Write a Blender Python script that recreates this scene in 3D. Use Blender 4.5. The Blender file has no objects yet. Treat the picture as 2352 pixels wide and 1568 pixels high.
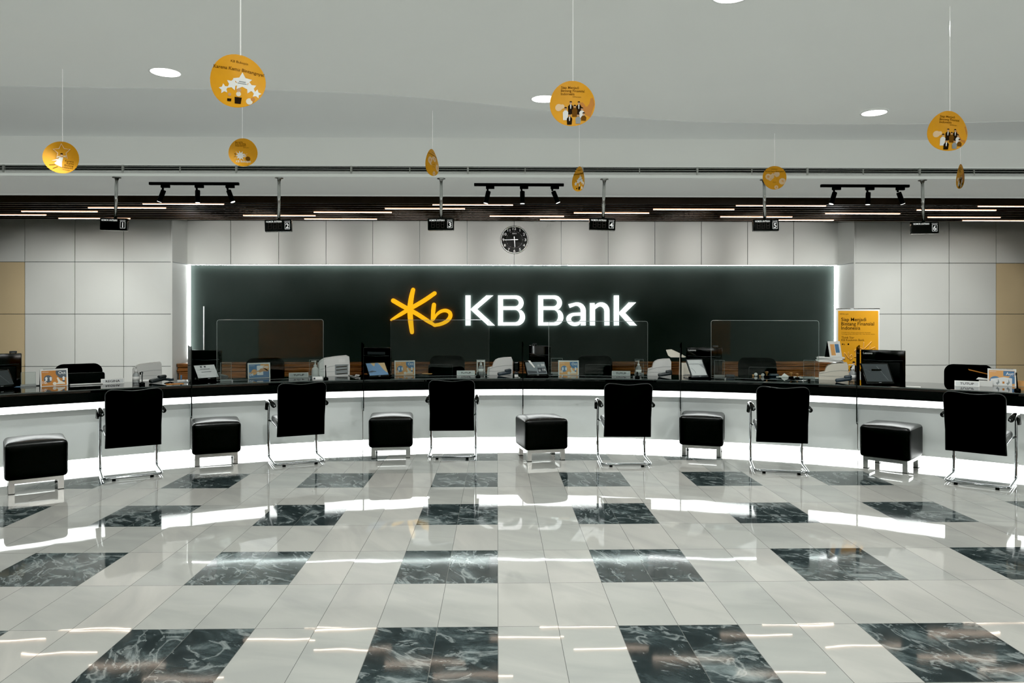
import bpy, bmesh, math, random
from mathutils import Vector, Matrix

random.seed(7)
PI = math.pi
scene = bpy.context.scene
COL = scene.collection

# ------------------------------------------------------------------ measured camera
F, CX, HZ, H = 1719.0, 1176.0, 720.0, 1.555      # focal (px of a 2352 wide frame), centre column, horizon row, eye height
YAW = math.atan(34 / F)
AX = Vector((math.sin(YAW), math.cos(YAW), 0))
RT = Vector((math.cos(YAW), -math.sin(YAW), 0))
EYE = Vector((0, 0, H))


def ray(px, py): return AX + RT * ((px - CX) / F) + Vector((0, 0, -(py - HZ) / F))
def at_d(px, py, d): return EYE + ray(px, py) * d
def at_h(px, py, h): return at_d(px, py, F * (H - h) / (py - HZ))
def at_y(px, py, y):
    r = ray(px, py)
    return EYE + r * (y / r.y)


# ------------------------------------------------------------------ materials
def lin(c):
    c = c / 255.0
    return c / 12.92 if c <= 0.04045 else ((c + 0.055) / 1.055) ** 2.4


def rgb(r, g, b): return (lin(r), lin(g), lin(b), 1)


def mat(name, col, rough=0.5, metal=0.0, spec=0.5, emit=None, strength=0.0, coat=0.0, noise=0.0, nscale=8.0, bump=0.0):
    m = bpy.data.materials.new(name)
    m.use_nodes = True
    nt = m.node_tree
    b = nt.nodes['Principled BSDF']
    b.inputs['Base Color'].default_value = rgb(*col)
    b.inputs['Roughness'].default_value = rough
    b.inputs['Metallic'].default_value = metal
    b.inputs['Specular IOR Level'].default_value = spec
    b.inputs['Coat Weight'].default_value = coat
    b.inputs['Coat Roughness'].default_value = 0.03
    if emit:
        b.inputs['Emission Color'].default_value = rgb(*emit)
        b.inputs['Emission Strength'].default_value = strength
    if noise or bump:
        tc = nt.nodes.new('ShaderNodeTexCoord')
        n = nt.nodes.new('ShaderNodeTexNoise')
        n.inputs['Scale'].default_value = nscale
        n.inputs['Detail'].default_value = 4
        nt.links.new(tc.outputs['Object'], n.inputs['Vector'])
        if noise:
            r = nt.nodes.new('ShaderNodeValToRGB')
            c = rgb(*col)
            r.color_ramp.elements[0].position = 0.3
            r.color_ramp.elements[1].position = 0.7
            r.color_ramp.elements[0].color = tuple(v * (1 - noise) for v in c[:3]) + (1,)
            r.color_ramp.elements[1].color = tuple(min(1, v * (1 + noise)) for v in c[:3]) + (1,)
            nt.links.new(n.outputs['Fac'], r.inputs['Fac'])
            nt.links.new(r.outputs['Color'], b.inputs['Base Color'])
        if bump:
            bp = nt.nodes.new('ShaderNodeBump')
            bp.inputs['Strength'].default_value = bump
            bp.inputs['Distance'].default_value = 0.01
            nt.links.new(n.outputs['Fac'], bp.inputs['Height'])
            nt.links.new(bp.outputs['Normal'], b.inputs['Normal'])
    return m


def emit_mat(name, col, strength):
    m = bpy.data.materials.new(name)
    m.use_nodes = True
    nt = m.node_tree
    nt.nodes.clear()
    o = nt.nodes.new('ShaderNodeOutputMaterial')
    e = nt.nodes.new('ShaderNodeEmission')
    e.inputs['Color'].default_value = rgb(*col)
    e.inputs['Strength'].default_value = strength
    nt.links.new(e.outputs[0], o.inputs[0])
    return m


def glass_mat(name, tint, gloss=0.06, rough=0.01, opac=0.0, ocol=(200, 205, 205), refl=1.0):
    """clear sheet: transparent + fresnel reflection, optionally part milky"""
    m = bpy.data.materials.new(name)
    m.use_nodes = True
    nt = m.node_tree
    nt.nodes.clear()
    o = nt.nodes.new('ShaderNodeOutputMaterial')
    t = nt.nodes.new('ShaderNodeBsdfTransparent')
    t.inputs['Color'].default_value = rgb(*tint)
    g = nt.nodes.new('ShaderNodeBsdfGlossy')
    g.inputs['Roughness'].default_value = rough
    fr = nt.nodes.new('ShaderNodeFresnel')
    fr.inputs['IOR'].default_value = 1.5
    mx = nt.nodes.new('ShaderNodeMixShader')
    ml = nt.nodes.new('ShaderNodeMath'); ml.operation = 'MULTIPLY'; ml.inputs[1].default_value = refl
    nt.links.new(fr.outputs[0], ml.inputs[0])
    nt.links.new(ml.outputs[0], mx.inputs[0])
    nt.links.new(t.outputs[0], mx.inputs[1])
    nt.links.new(g.outputs[0], mx.inputs[2])
    last = mx
    if opac > 0:
        d = nt.nodes.new('ShaderNodeBsdfDiffuse')
        d.inputs['Color'].default_value = rgb(*ocol)
        m2 = nt.nodes.new('ShaderNodeMixShader')
        m2.inputs[0].default_value = opac
        nt.links.new(mx.outputs[0], m2.inputs[1])
        nt.links.new(d.outputs[0], m2.inputs[2])
        last = m2
    nt.links.new(last.outputs[0], o.inputs[0])
    return m


M = {}
M['wall'] = mat('wall_panel_white', (204, 205, 200), 0.42, spec=0.35, noise=0.02, nscale=1.5)
M['grille'] = mat('grille_grey', (176, 180, 176), 0.5)
M['seam'] = mat('panel_seam', (78, 84, 82), 0.35, metal=0.6)
M['beige'] = mat('beige_panel', (196, 176, 140), 0.5, noise=0.03, nscale=2)
M['ceiling'] = mat('ceiling_paint_glow', (199, 203, 198), 0.8, spec=0.2, noise=0.012, nscale=1.2, emit=(235, 240, 234), strength=0.22)  # plain ceiling, no lamp; glow added to lift its brightness
M['ceilingdim'] = mat('ceiling_paint_dim_glow', (196, 200, 196), 0.8, spec=0.2, noise=0.012, nscale=1.2, emit=(232, 238, 234), strength=0.185)  # weaker added glow paints the shade below the curved step
M['darkwall'] = mat('feature_wall_green_black', (37, 45, 42), 0.55, spec=0.1, noise=0.08, nscale=1.5)
M['black'] = mat('black_gloss', (7, 8, 8), 0.12, spec=0.4)
M['blackstone'] = mat('black_polished_stone', (7, 9, 9), 0.03, spec=0.75, noise=0.2, nscale=30)
M['edgeglint'] = mat('painted_edge_glint', (74, 82, 80), 0.2, spec=0.6)  # lighter tone painted as the glint along the counter edge
M['fascia'] = mat('black_fascia', (5, 6, 6), 0.45, spec=0.12)
M['blackmatte'] = mat('black_matte', (6, 7, 7), 0.6, spec=0.15)
M['fabric'] = mat('black_chair_fabric', (7, 8, 8), 0.75, spec=0.08, bump=0.15, nscale=300)
M['leatherside'] = mat('black_leather_side', (4, 4, 4), 0.45, spec=0.12, bump=0.05, nscale=60)
M['leather'] = mat('black_leather', (6, 6, 6), 0.26, spec=0.65, bump=0.05, nscale=60)
M['piping'] = mat('dark_piping', (40, 43, 43), 0.3, spec=0.6)
M['chrome'] = mat('chrome', (168, 172, 174), 0.09, metal=1.0)
M['steel'] = mat('brushed_steel', (190, 192, 190), 0.22, metal=1.0)
M['counterpanel'] = mat('counter_panel_grey', (230, 235, 233), 0.45, spec=0.3, noise=0.02, nscale=3)
M['strip'] = emit_mat('white_light_strip', (250, 255, 252), 4.0)
M['kick'] = emit_mat('white_kick_light', (250, 255, 252), 7.0)
M['wood'] = None
M['darkwood'] = mat('dark_brown_wood', (34, 22, 16), 0.4, spec=0.3, noise=0.2, nscale=5)
M['slat'] = mat('dark_slat', (84, 58, 36), 0.35, spec=0.4, noise=0.2, nscale=6)
M['warm'] = emit_mat('warm_led', (255, 206, 166), 1.02)
M['warmdown'] = emit_mat('warm_led_underside', (255, 236, 216), 10.0)
M['led'] = emit_mat('white_led', (248, 253, 252), 26.0)
M['lamp'] = emit_mat('lamp_white', (255, 255, 250), 5.0)
M['lens'] = emit_mat('spot_lens', (255, 255, 250), 3.0)
M['white'] = mat('white_plastic', (230, 230, 226), 0.4, spec=0.4)
M['cream'] = mat('cream_plastic', (230, 224, 208), 0.45, spec=0.4)
M['paper'] = mat('paper', (238, 238, 234), 0.8, spec=0.1)
M['print_grey'] = mat('print_grey', (150, 156, 156), 0.7)
M['plate_grey'] = mat('plate_grey', (206, 209, 208), 0.4)
M['print_dark'] = mat('print_dark', (60, 66, 70), 0.7)
M['ink'] = mat('ink_dark', (40, 28, 18), 0.7, spec=0.1)
M['inksoft'] = mat('ink_brown', (116, 76, 26), 0.7, spec=0.1)
M['yellow'] = mat('poster_yellow', (222, 158, 34), 0.55, spec=0.25, noise=0.03, nscale=3)
M['disc'] = mat('disc_yellow', (232, 164, 28), 0.5, spec=0.3, noise=0.06, nscale=7)
M['discpale'] = mat('disc_pale', (238, 206, 162), 0.6)
M['orange'] = mat('print_orange', (232, 172, 104), 0.6)
M['orangedk'] = mat('folder_orange', (202, 130, 44), 0.55)
M['blue'] = mat('print_blue', (84, 128, 168), 0.6)
M['slate'] = mat('print_slate', (84, 94, 102), 0.6)
M['skin'] = mat('print_skin', (206, 160, 116), 0.6)
M['bluegrey'] = mat('bluegrey_plastic', (42, 56, 66), 0.4)
M['darkgrey'] = mat('darkgrey_plastic', (40, 46, 48), 0.4)
M['screen_white'] = mat('screen_white', (170, 176, 174), 0.2, emit=(205, 210, 206), strength=0.18)
M['screen_blue'] = mat('screen_blue', (106, 142, 176), 0.3, emit=(120, 156, 190), strength=0.05)
M['screen_tan'] = mat('screen_tan', (176, 156, 118), 0.2, emit=(196, 174, 132), strength=0.12)
M['screen_grey'] = mat('screen_grey', (112, 122, 124), 0.15, spec=0.6, emit=(130, 140, 142), strength=0.08)
M['screen_dark'] = mat('screen_dark', (58, 64, 66), 0.12, spec=0.6)
M['woodknob'] = mat('stamp_wood', (196, 142, 84), 0.35, spec=0.5)
M['clear'] = glass_mat('clear_acrylic', (246, 250, 249))
M['edge'] = glass_mat('acrylic_edge', (220, 230, 228), opac=0.6, ocol=(200, 210, 208))
M['clearfoot'] = glass_mat('acrylic_foot', (225, 230, 228), opac=0.45, ocol=(215, 220, 218))
M['smoked'] = glass_mat('smoked_glass', (66, 70, 70), refl=0.2)
M['frost'] = glass_mat('frosted_glass', (215, 222, 222), opac=0.5, ocol=(160, 170, 172))
M['bottle'] = glass_mat('clear_bottle', (236, 240, 240), opac=0.35, ocol=(226, 230, 230))
M['line'] = mat('nylon_string_glow', (236, 238, 234), 0.5, emit=(240, 242, 238), strength=0.3)  # glow added so strings stand out lighter than the ceiling
M['dim7'] = mat('unlit_digit', (32, 18, 14), 0.5)
M['glyph'] = mat('white_print', (232, 234, 232), 0.5)
M['signglow'] = mat('sign_print_glow', (232, 234, 232), 0.5, emit=(240, 242, 240), strength=0.45)  # plain white print; glow added to brighten the lettering
M['dial'] = mat('clock_dial', (6, 8, 7), 0.3, spec=0.06)
M['signface'] = mat('sign_face_black', (5, 6, 6), 0.25, spec=0.12)
M['orangeglow'] = emit_mat('sign_yellow', (255, 190, 34), 1.0)
M['orangehalo'] = emit_mat('sign_yellow_halo', (255, 130, 10), 9.0)
M['whiteglow'] = emit_mat('sign_white', (255, 255, 255), 1.25)
M['whitehalo'] = emit_mat('sign_white_halo', (245, 252, 250), 14.0)
M['hallwall'] = mat('hall_wall_grey', (120, 122, 118), 0.6)
M['hallwood'] = mat('hall_wood_panel', (150, 98, 62), 0.4, noise=0.2, nscale=2)


def wood_mat():
    m = bpy.data.materials.new('brown_wood_grain')
    m.use_nodes = True
    nt = m.node_tree
    b = nt.nodes['Principled BSDF']
    tc = nt.nodes.new('ShaderNodeTexCoord')
    mp = nt.nodes.new('ShaderNodeMapping')
    mp.inputs['Scale'].default_value = (1.2, 20, 30)
    n = nt.nodes.new('ShaderNodeTexNoise')
    n.inputs['Scale'].default_value = 2.0
    n.inputs['Detail'].default_value = 6
    r = nt.nodes.new('ShaderNodeValToRGB')
    r.color_ramp.elements[0].position = 0.35
    r.color_ramp.elements[0].color = rgb(62, 34, 14)
    r.color_ramp.elements[1].position = 0.68
    r.color_ramp.elements[1].color = rgb(150, 98, 52)
    nt.links.new(tc.outputs['Object'], mp.inputs['Vector'])
    nt.links.new(mp.outputs[0], n.inputs['Vector'])
    nt.links.new(n.outputs['Fac'], r.inputs['Fac'])
    nt.links.new(r.outputs['Color'], b.inputs['Base Color'])
    b.inputs['Roughness'].default_value = 0.32
    return m


M['wood'] = wood_mat()


def floor_mat():
    m = bpy.data.materials.new('polished_marble_tiles')
    m.use_nodes = True
    nt = m.node_tree
    N, L = nt.nodes.new, nt.links.new
    b = nt.nodes['Principled BSDF']
    geo = N('ShaderNodeNewGeometry')
    sp = N('ShaderNodeSeparateXYZ')
    L(geo.outputs['Position'], sp.inputs[0])

    def mth(op, a, c=None, d=None):
        n = N('ShaderNodeMath')
        n.operation = op
        for i, v in enumerate((a, c, d)):
            if v is None: continue
            if isinstance(v, (int, float)): n.inputs[i].default_value = v
            else: L(v, n.inputs[i])
        return n.outputs[0]
    x = mth('ADD', sp.outputs[0], -0.004)
    y = mth('ADD', sp.outputs[1], -3.72)
    u = mth('DIVIDE', x, 0.3)
    v = mth('DIVIDE', y, 0.6)
    iu, iv = mth('FLOOR', u), mth('FLOOR', v)
    ip = mth('FLOOR', mth('DIVIDE', x, 0.6))
    # odd tests
    def odd(k): return mth('GREATER_THAN', mth('FRACT', mth('MULTIPLY', mth('ADD', k, 0.25), 0.5)), 0.5)
    dark = mth('MULTIPLY', odd(ip), odd(iv))
    fu = mth('MULTIPLY', mth('ABSOLUTE', mth('SUBTRACT', mth('FRACT', mth('ADD', u, 0.5)), 0.5)), 0.3)
    fv = mth('MULTIPLY', mth('ABSOLUTE', mth('SUBTRACT', mth('FRACT', mth('ADD', v, 0.5)), 0.5)), 0.6)
    joint = mth('LESS_THAN', mth('MINIMUM', fu, fv), 0.0014)
    cid = N('ShaderNodeCombineXYZ')
    L(iu, cid.inputs[0]); L(iv, cid.inputs[1])
    wn = N('ShaderNodeTexWhiteNoise')
    wn.noise_dimensions = '3D'
    L(cid.outputs[0], wn.inputs['Vector'])
    off = N('ShaderNodeVectorMath'); off.operation = 'MULTIPLY_ADD'
    L(wn.outputs['Color'], off.inputs[0])
    off.inputs[1].default_value = (37, 41, 29)
    L(geo.outputs['Position'], off.inputs[2])
    # light marble: soft diagonal streaks
    rot = N('ShaderNodeVectorRotate'); rot.rotation_type = 'Z_AXIS'
    L(off.outputs[0], rot.inputs['Vector'])
    ang = mth('ADD', mth('MULTIPLY', wn.outputs['Value'], 1.2), 0.2)
    L(ang, rot.inputs['Angle'])
    mp = N('ShaderNodeMapping'); mp.inputs['Scale'].default_value = (1.0, 3.2, 1)
    L(rot.outputs[0], mp.inputs['Vector'])
    n1 = N('ShaderNodeTexNoise'); n1.inputs['Scale'].default_value = 1.2; n1.inputs['Detail'].default_value = 6; n1.inputs['Distortion'].default_value = 0.8
    L(mp.outputs[0], n1.inputs['Vector'])
    r1 = N('ShaderNodeValToRGB')
    e = r1.color_ramp.elements
    e[0].position, e[0].color = 0.34, rgb(186, 186, 182)
    e[1].position, e[1].color = 0.60, rgb(200, 199, 194)
    L(n1.outputs['Fac'], r1.inputs['Fac'])
    tint = N('ShaderNodeMix'); tint.data_type = 'RGBA'; tint.blend_type = 'MULTIPLY'
    tint.inputs['Factor'].default_value = 1.0
    tr = N('ShaderNodeValToRGB')
    tr.color_ramp.elements[0].color = (0.86, 0.88, 0.87, 1)
    tr.color_ramp.elements[1].color = (1.02, 1.0, 0.98, 1)
    L(wn.outputs['Value'], tr.inputs['Fac'])
    L(r1.outputs['Color'], tint.inputs['A']); L(tr.outputs['Color'], tint.inputs['B'])
    # dark marble: clouds and white veins
    n2 = N('ShaderNodeTexNoise'); n2.inputs['Scale'].default_value = 3.6; n2.inputs['Detail'].default_value = 9; n2.inputs['Distortion'].default_value = 0.6; n2.inputs['Roughness'].default_value = 0.7
    mp2 = N('ShaderNodeMapping'); mp2.inputs['Scale'].default_value = (1.0, 1.7, 1)
    L(rot.outputs[0], mp2.inputs['Vector']); L(mp2.outputs[0], n2.inputs['Vector'])
    r2 = N('ShaderNodeValToRGB')
    e = r2.color_ramp.elements
    e[0].position, e[0].color = 0.40, rgb(46, 54, 55)
    e[1].position, e[1].color = 0.72, rgb(132, 144, 144)
    k = e.new(0.54); k.color = rgb(66, 76, 77)
    L(n2.outputs['Fac'], r2.inputs['Fac'])
    n3 = N('ShaderNodeTexNoise'); n3.inputs['Scale'].default_value = 3.2; n3.inputs['Detail'].default_value = 7; n3.inputs['Distortion'].default_value = 1.4
    L(mp2.outputs[0], n3.inputs['Vector'])
    vein = mth('SUBTRACT', 1.0, mth('MINIMUM', mth('MULTIPLY', mth('ABSOLUTE', mth('SUBTRACT', n3.outputs['Fac'], 0.5)), 26.0), 1.0))
    gate = mth('GREATER_THAN', n2.outputs['Fac'], 0.47)
    vg = mth('MULTIPLY', mth('MULTIPLY', vein, gate), 0.5)
    mv = N('ShaderNodeMix'); mv.data_type = 'RGBA'
    L(vg, mv.inputs['Factor']); L(r2.outputs['Color'], mv.inputs['A']); mv.inputs['B'].default_value = rgb(178, 186, 184)
    md = N('ShaderNodeMix'); md.data_type = 'RGBA'
    L(dark, md.inputs['Factor']); L(tint.outputs['Result'], md.inputs['A']); L(mv.outputs['Result'], md.inputs['B'])
    mj = N('ShaderNodeMix'); mj.data_type = 'RGBA'
    L(joint, mj.inputs['Factor']); L(md.outputs['Result'], mj.inputs['A']); mj.inputs['B'].default_value = rgb(112, 114, 110)
    L(mj.outputs['Result'], b.inputs['Base Color'])
    L(mth('ADD', mth('MULTIPLY', dark, 0.035), 0.022), b.inputs['Roughness'])
    b.inputs['IOR'].default_value = 1.55
    b.inputs['Specular IOR Level'].default_value = 0.5
    # faint waviness of the polish, a little different on every tile
    n4 = N('ShaderNodeTexNoise'); n4.inputs['Scale'].default_value = 2.5; n4.inputs['Detail'].default_value = 1
    L(off.outputs[0], n4.inputs['Vector'])
    bp = N('ShaderNodeBump'); bp.inputs['Strength'].default_value = 0.09; bp.inputs['Distance'].default_value = 0.01
    L(n4.outputs['Fac'], bp.inputs['Height']); L(bp.outputs['Normal'], b.inputs['Normal'])
    return m


M['floor'] = floor_mat()


# ------------------------------------------------------------------ mesh collector
class MB:
    def __init__(s):
        s.v, s.f, s.m, s.sm, s.mats = [], [], [], [], []
        s.T = Matrix.Identity(4)

    def mi(s, name):
        if name not in s.mats: s.mats.append(name)
        return s.mats.index(name)

    def add(s, verts, faces, mname, smooth=False, T=None):
        b = len(s.v)
        X = s.T @ T if T is not None else s.T
        s.v += [X @ Vector(p) for p in verts]
        k = s.mi(mname)
        for f in faces:
            s.f.append([i + b for i in f]); s.m.append(k); s.sm.append(smooth)
        return s

    def box(s, c, size, mname, T=None):
        x, y, z = c; a, b, d = (q / 2 for q in size)
        v = [(x - a, y - b, z - d), (x + a, y - b, z - d), (x + a, y + b, z - d), (x - a, y + b, z - d),
             (x - a, y - b, z + d), (x + a, y - b, z + d), (x + a, y + b, z + d), (x - a, y + b, z + d)]
        return s.add(v, [(3, 2, 1, 0), (4, 5, 6, 7), (0, 1, 5, 4), (1, 2, 6, 5), (2, 3, 7, 6), (3, 0, 4, 7)], mname, T=T)

    def soft(s, c, size, r, mname, n=6, dome=0.0, T=None, smooth=True):
        """rounded, optionally domed block"""
        hx, hy, hz = (q / 2 for q in size)
        r = min(r, hx, hy, hz)

        def ax(h):
            k = [-h + r * (1 - math.cos(a * PI / 2 / 3)) for a in range(4)]
            mid = [(-h + r) + (2 * (h - r)) * i / n for i in range(1, n)] if h - r > 1e-5 else []
            return k + mid + [-q for q in reversed(k)]
        xs, ys, zs = ax(hx), ax(hy), ax(hz)
        idx, vv, ff = {}, [], []

        def vert(i, j, k):
            key = (i, j, k)
            if key in idx: return idx[key]
            p = Vector((xs[i], ys[j], zs[k]))
            q = Vector((max(-hx + r, min(hx - r, p.x)), max(-hy + r, min(hy - r, p.y)), max(-hz + r, min(hz - r, p.z))))
            d = p - q
            if d.length > 1e-9: p = q + d.normalized() * r
            if dome and p.z > 0:
                p.z += dome * (1 - (p.x / hx) ** 2) * (1 - (p.y / hy) ** 2) * min(1, p.z / hz)
            idx[key] = len(vv)
            vv.append((p.x + c[0], p.y + c[1], p.z + c[2]))
            return idx[key]
        nx, ny, nz = len(xs) - 1, len(ys) - 1, len(zs) - 1
        for i in range(nx):
            for j in range(ny):
                ff.append((vert(i, j, 0), vert(i, j + 1, 0), vert(i + 1, j + 1, 0), vert(i + 1, j, 0)))
                ff.append((vert(i, j, nz), vert(i + 1, j, nz), vert(i + 1, j + 1, nz), vert(i, j + 1, nz)))
        for i in range(nx):
            for k in range(nz):
                ff.append((vert(i, 0, k), vert(i + 1, 0, k), vert(i + 1, 0, k + 1), vert(i, 0, k + 1)))
                ff.append((vert(i, ny, k), vert(i, ny, k + 1), vert(i + 1, ny, k + 1), vert(i + 1, ny, k)))
        for j in range(ny):
            for k in range(nz):
                ff.append((vert(0, j, k), vert(0, j, k + 1), vert(0, j + 1, k + 1), vert(0, j + 1, k)))
                ff.append((vert(nx, j, k), vert(nx, j + 1, k), vert(nx, j + 1, k + 1), vert(nx, j, k + 1)))
        return s.add(vv, ff, mname, smooth, T=T)

    def tube(s, pts, r, mname, n=10, T=None, closed=False, rad=None):
        pts = [Vector(p) for p in pts]
        N = len(pts)
        vv, ff = [], []
        up = None
        for i, p in enumerate(pts):
            a = pts[(i - 1) % N] if (i > 0 or closed) else p
            b = pts[(i + 1) % N] if (i < N - 1 or closed) else p
            t = (b - a).normalized()
            if up is None:
                up = Vector((0, 0, 1)) if abs(t.z) < 0.9 else Vector((1, 0, 0))
            side = t.cross(up)
            if side.length < 1e-6: side = t.cross(Vector((1, 0, 0)))
            side.normalize()
            up = side.cross(t).normalized()
            rr = rad[i] if rad else r
            for k in range(n):
                an = 2 * PI * k / n
                vv.append(p + (side * math.cos(an) + up * math.sin(an)) * rr)
        for i in range(N if closed else N - 1):
            j = (i + 1) % N
            for k in range(n):
                l = (k + 1) % n
                ff.append((i * n + k, i * n + l, j * n + l, j * n + k))
        if not closed:
            ff.append(tuple(reversed(range(n))))
            ff.append(tuple((N - 1) * n + k for k in range(n)))
        return s.add(vv, ff, mname, True, T=T)

    def lathe(s, prof, mname, n=20, T=None, smooth=True):
        """prof: [(radius, z)]"""
        vv, ff = [], []
        for r, z in prof:
            for k in range(n):
                a = 2 * PI * k / n
                vv.append((r * math.cos(a), r * math.sin(a), z))
        for i in range(len(prof) - 1):
            for k in range(n):
                l = (k + 1) % n
                ff.append((i * n + k, i * n + l, (i + 1) * n + l, (i + 1) * n + k))
        ff.append(tuple(reversed(range(n))))
        ff.append(tuple((len(prof) - 1) * n + k for k in range(n)))
        return s.add(vv, ff, mname, smooth, T=T)

    def prism(s, poly, y0, y1, mname, T=None, side=None):
        """poly in local x,z (counter-clockwise seen from -y) pushed from y0 to y1"""
        n = len(poly)
        v = [(x, y0, z) for x, z in poly] + [(x, y1, z) for x, z in poly]
        s.add(v, [tuple(range(n)), tuple(reversed(range(n, 2 * n)))], mname, T=T)
        b = s.mi(side or mname)
        base = len(s.v) - 2 * n
        for i in range(n):
            j = (i + 1) % n
            s.f.append([base + j, base + i, base + n + i, base + n + j]); s.m.append(b); s.sm.append(False)
        return s

    def flat(s, poly, y, mname, T=None):
        """one face in local x,z at depth y, facing -y"""
        return s.add([(x, y, z) for x, z in poly], [tuple(range(len(poly)))], mname, T=T)

    def text(s, body, x, z, y, size, mname, align='LEFT', off=0.0, T=None, sx=1.0):
        v, f = text_geo(body, off)
        if not v: return s
        xs = [p[0] for p in v]
        w = max(xs) - min(xs)
        dx = {'LEFT': 0, 'CENTER': -w / 2, 'RIGHT': -w}[align] - min(xs)
        return s.add([(x + (p[0] + dx) * size * sx, y, z + p[1] * size) for p in v], f, mname, T=T)

    def fit(s, body, x, z, y, size, width, mname, off=0.0, T=None):
        v, f = text_geo(body, off)
        w = max(p[0] for p in v) - min(p[0] for p in v)
        return s.text(body, x, z, y, size, mname, 'LEFT', off, T, sx=width / (w * size))

    def bend(s, fn, start=0):
        s.v[start:] = [fn(p) for p in s.v[start:]]
        return s

    def obj(s, name, parent=None, loc=None):
        me = bpy.data.meshes.new(name)
        me.from_pydata([tuple(p) for p in s.v], [], s.f)
        for n in s.mats: me.materials.append(M[n])
        me.polygons.foreach_set('material_index', s.m)
        me.polygons.foreach_set('use_smooth', s.sm)
        me.update()
        o = bpy.data.objects.new(name, me)
        COL.objects.link(o)
        if parent: o.parent = parent
        if loc is not None: o.location = loc
        return o


_tc = {}


def text_geo(body, off):
    k = (body, off)
    if k not in _tc:
        c = bpy.data.curves.new('lettering', 'FONT')
        c.body = body; c.size = 1.0; c.resolution_u = 3; c.offset = off; c.fill_mode = 'FRONT'
        o = bpy.data.objects.new('lettering', c)
        me = o.to_mesh()
        v = [tuple(p.co) for p in me.vertices]
        f = [tuple(p.vertices) for p in me.polygons]
        if me.polygons and sum(p.normal.z for p in me.polygons) < 0: f = [tuple(reversed(q)) for q in f]
        o.to_mesh_clear()
        bpy.data.objects.remove(o); bpy.data.curves.remove(c)
        # text lies in x,y facing +z; here it is used as x,z facing -y, which keeps the winding
        _tc[k] = (v, f)
    return _tc[k]


def tag(o, label=None, cat=None, group=None, kind=None):
    if label: o['label'] = label
    if cat: o['category'] = cat
    if group: o['group'] = group
    if kind: o['kind'] = kind
    return o


def thing(name, label, cat, loc=(0, 0, 0), rotz=0.0, group=None):
    o = bpy.data.objects.new(name, None)
    COL.objects.link(o)
    o.location = loc; o.rotation_euler = (0, 0, rotz)
    o.empty_display_size = 0.1
    return tag(o, label, cat, group)


def kids(o): return [c for c in bpy.data.objects if c.parent == o]


def dup(root, loc, rotz, label, group=None):
    def rec(o, par):
        c = o.copy(); COL.objects.link(c)
        c.parent = par
        for ch in kids(o): rec(ch, c)
        return c
    r = rec(root, None)
    r.location = loc; r.rotation_euler = (0, 0, rotz)
    r['label'] = label
    if group: r['group'] = group
    return r


def struct(name, mb): return tag(mb.obj(name), kind='structure')


def Rz(a): return Matrix.Rotation(a, 4, 'Z')
def Rx(a): return Matrix.Rotation(a, 4, 'X')
def Ry(a): return Matrix.Rotation(a, 4, 'Y')
def Tr(x, y, z): return Matrix.Translation((x, y, z))


def circ(cx, cz, r, n=24, rx=None): return [(cx + (rx or r) * math.cos(2 * PI * k / n), cz + r * math.sin(2 * PI * k / n)) for k in range(n)]
def star(cx, cz, r, ri=0.45, rot=0.0, n=5):
    return [(cx + (r if k % 2 == 0 else r * ri) * math.sin(rot + PI * k / n) * -1, cz + (r if k % 2 == 0 else r * ri) * math.cos(rot + PI * k / n)) for k in range(2 * n)]


def rrect(x0, z0, x1, z1, r, n=5, corners=(1, 1, 1, 1)):
    """counter-clockwise from bottom left; corners bl, br, tr, tl"""
    out = []
    for (cx, cz, a0), on in zip(((x0 + r, z0 + r, PI), (x1 - r, z0 + r, 1.5 * PI), (x1 - r, z1 - r, 0), (x0 + r, z1 - r, 0.5 * PI)), corners):
        if on:
            for k in range(n + 1):
                a = a0 + PI / 2 * k / n
                out.append((cx + r * math.cos(a), cz + r * math.sin(a)))
        else:
            out.append((x0 if cx < (x0 + x1) / 2 else x1, z0 if cz < (z0 + z1) / 2 else z1))
    return out


def clip(poly, x0, z0, x1, z1):
    def cut(p, ins, inter):
        o = []
        for i in range(len(p)):
            a, b = p[i], p[(i + 1) % len(p)]
            if ins(a):
                o.append(a)
                if not ins(b): o.append(inter(a, b))
            elif ins(b): o.append(inter(a, b))
        return o

    def lx(v): return lambda a, b: (v, a[1] + (b[1] - a[1]) * (v - a[0]) / (b[0] - a[0]))
    def lz(v): return lambda a, b: (a[0] + (b[0] - a[0]) * (v - a[1]) / (b[1] - a[1]), v)
    for ins, it in ((lambda p: p[0] >= x0, lx(x0)), (lambda p: p[0] <= x1, lx(x1)), (lambda p: p[1] >= z0, lz(z0)), (lambda p: p[1] <= z1, lz(z1))):
        if poly: poly = cut(poly, ins, it)
    return poly


def ribbon(pts, widths, n=5):
    """closed outline of a brush stroke through pts (x,z) with round ends"""
    P = [Vector((p[0], p[1])) for p in pts]
    if isinstance(widths, (int, float)): widths = [widths] * len(P)
    L, R = [], []
    for i, p in enumerate(P):
        t = (P[min(i + 1, len(P) - 1)] - P[max(i - 1, 0)]).normalized()
        nn = Vector((-t.y, t.x)) * widths[i] / 2
        L.append(p + nn); R.append(p - nn)
    def cap(c, t, w):
        a0 = math.atan2(t.y, t.x)
        return [c + Vector((math.cos(a0 + PI / 2 - PI * k / n), math.sin(a0 + PI / 2 - PI * k / n))) * w / 2 for k in range(1, n)]
    t1 = (P[-1] - P[-2]).normalized(); t0 = (P[0] - P[1]).normalized()
    out = L + cap(P[-1], t1, widths[-1]) + list(reversed(R)) + cap(P[0], t0, widths[0])
    out = [(p.x, p.y) for p in reversed(out)]
    return out


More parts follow.
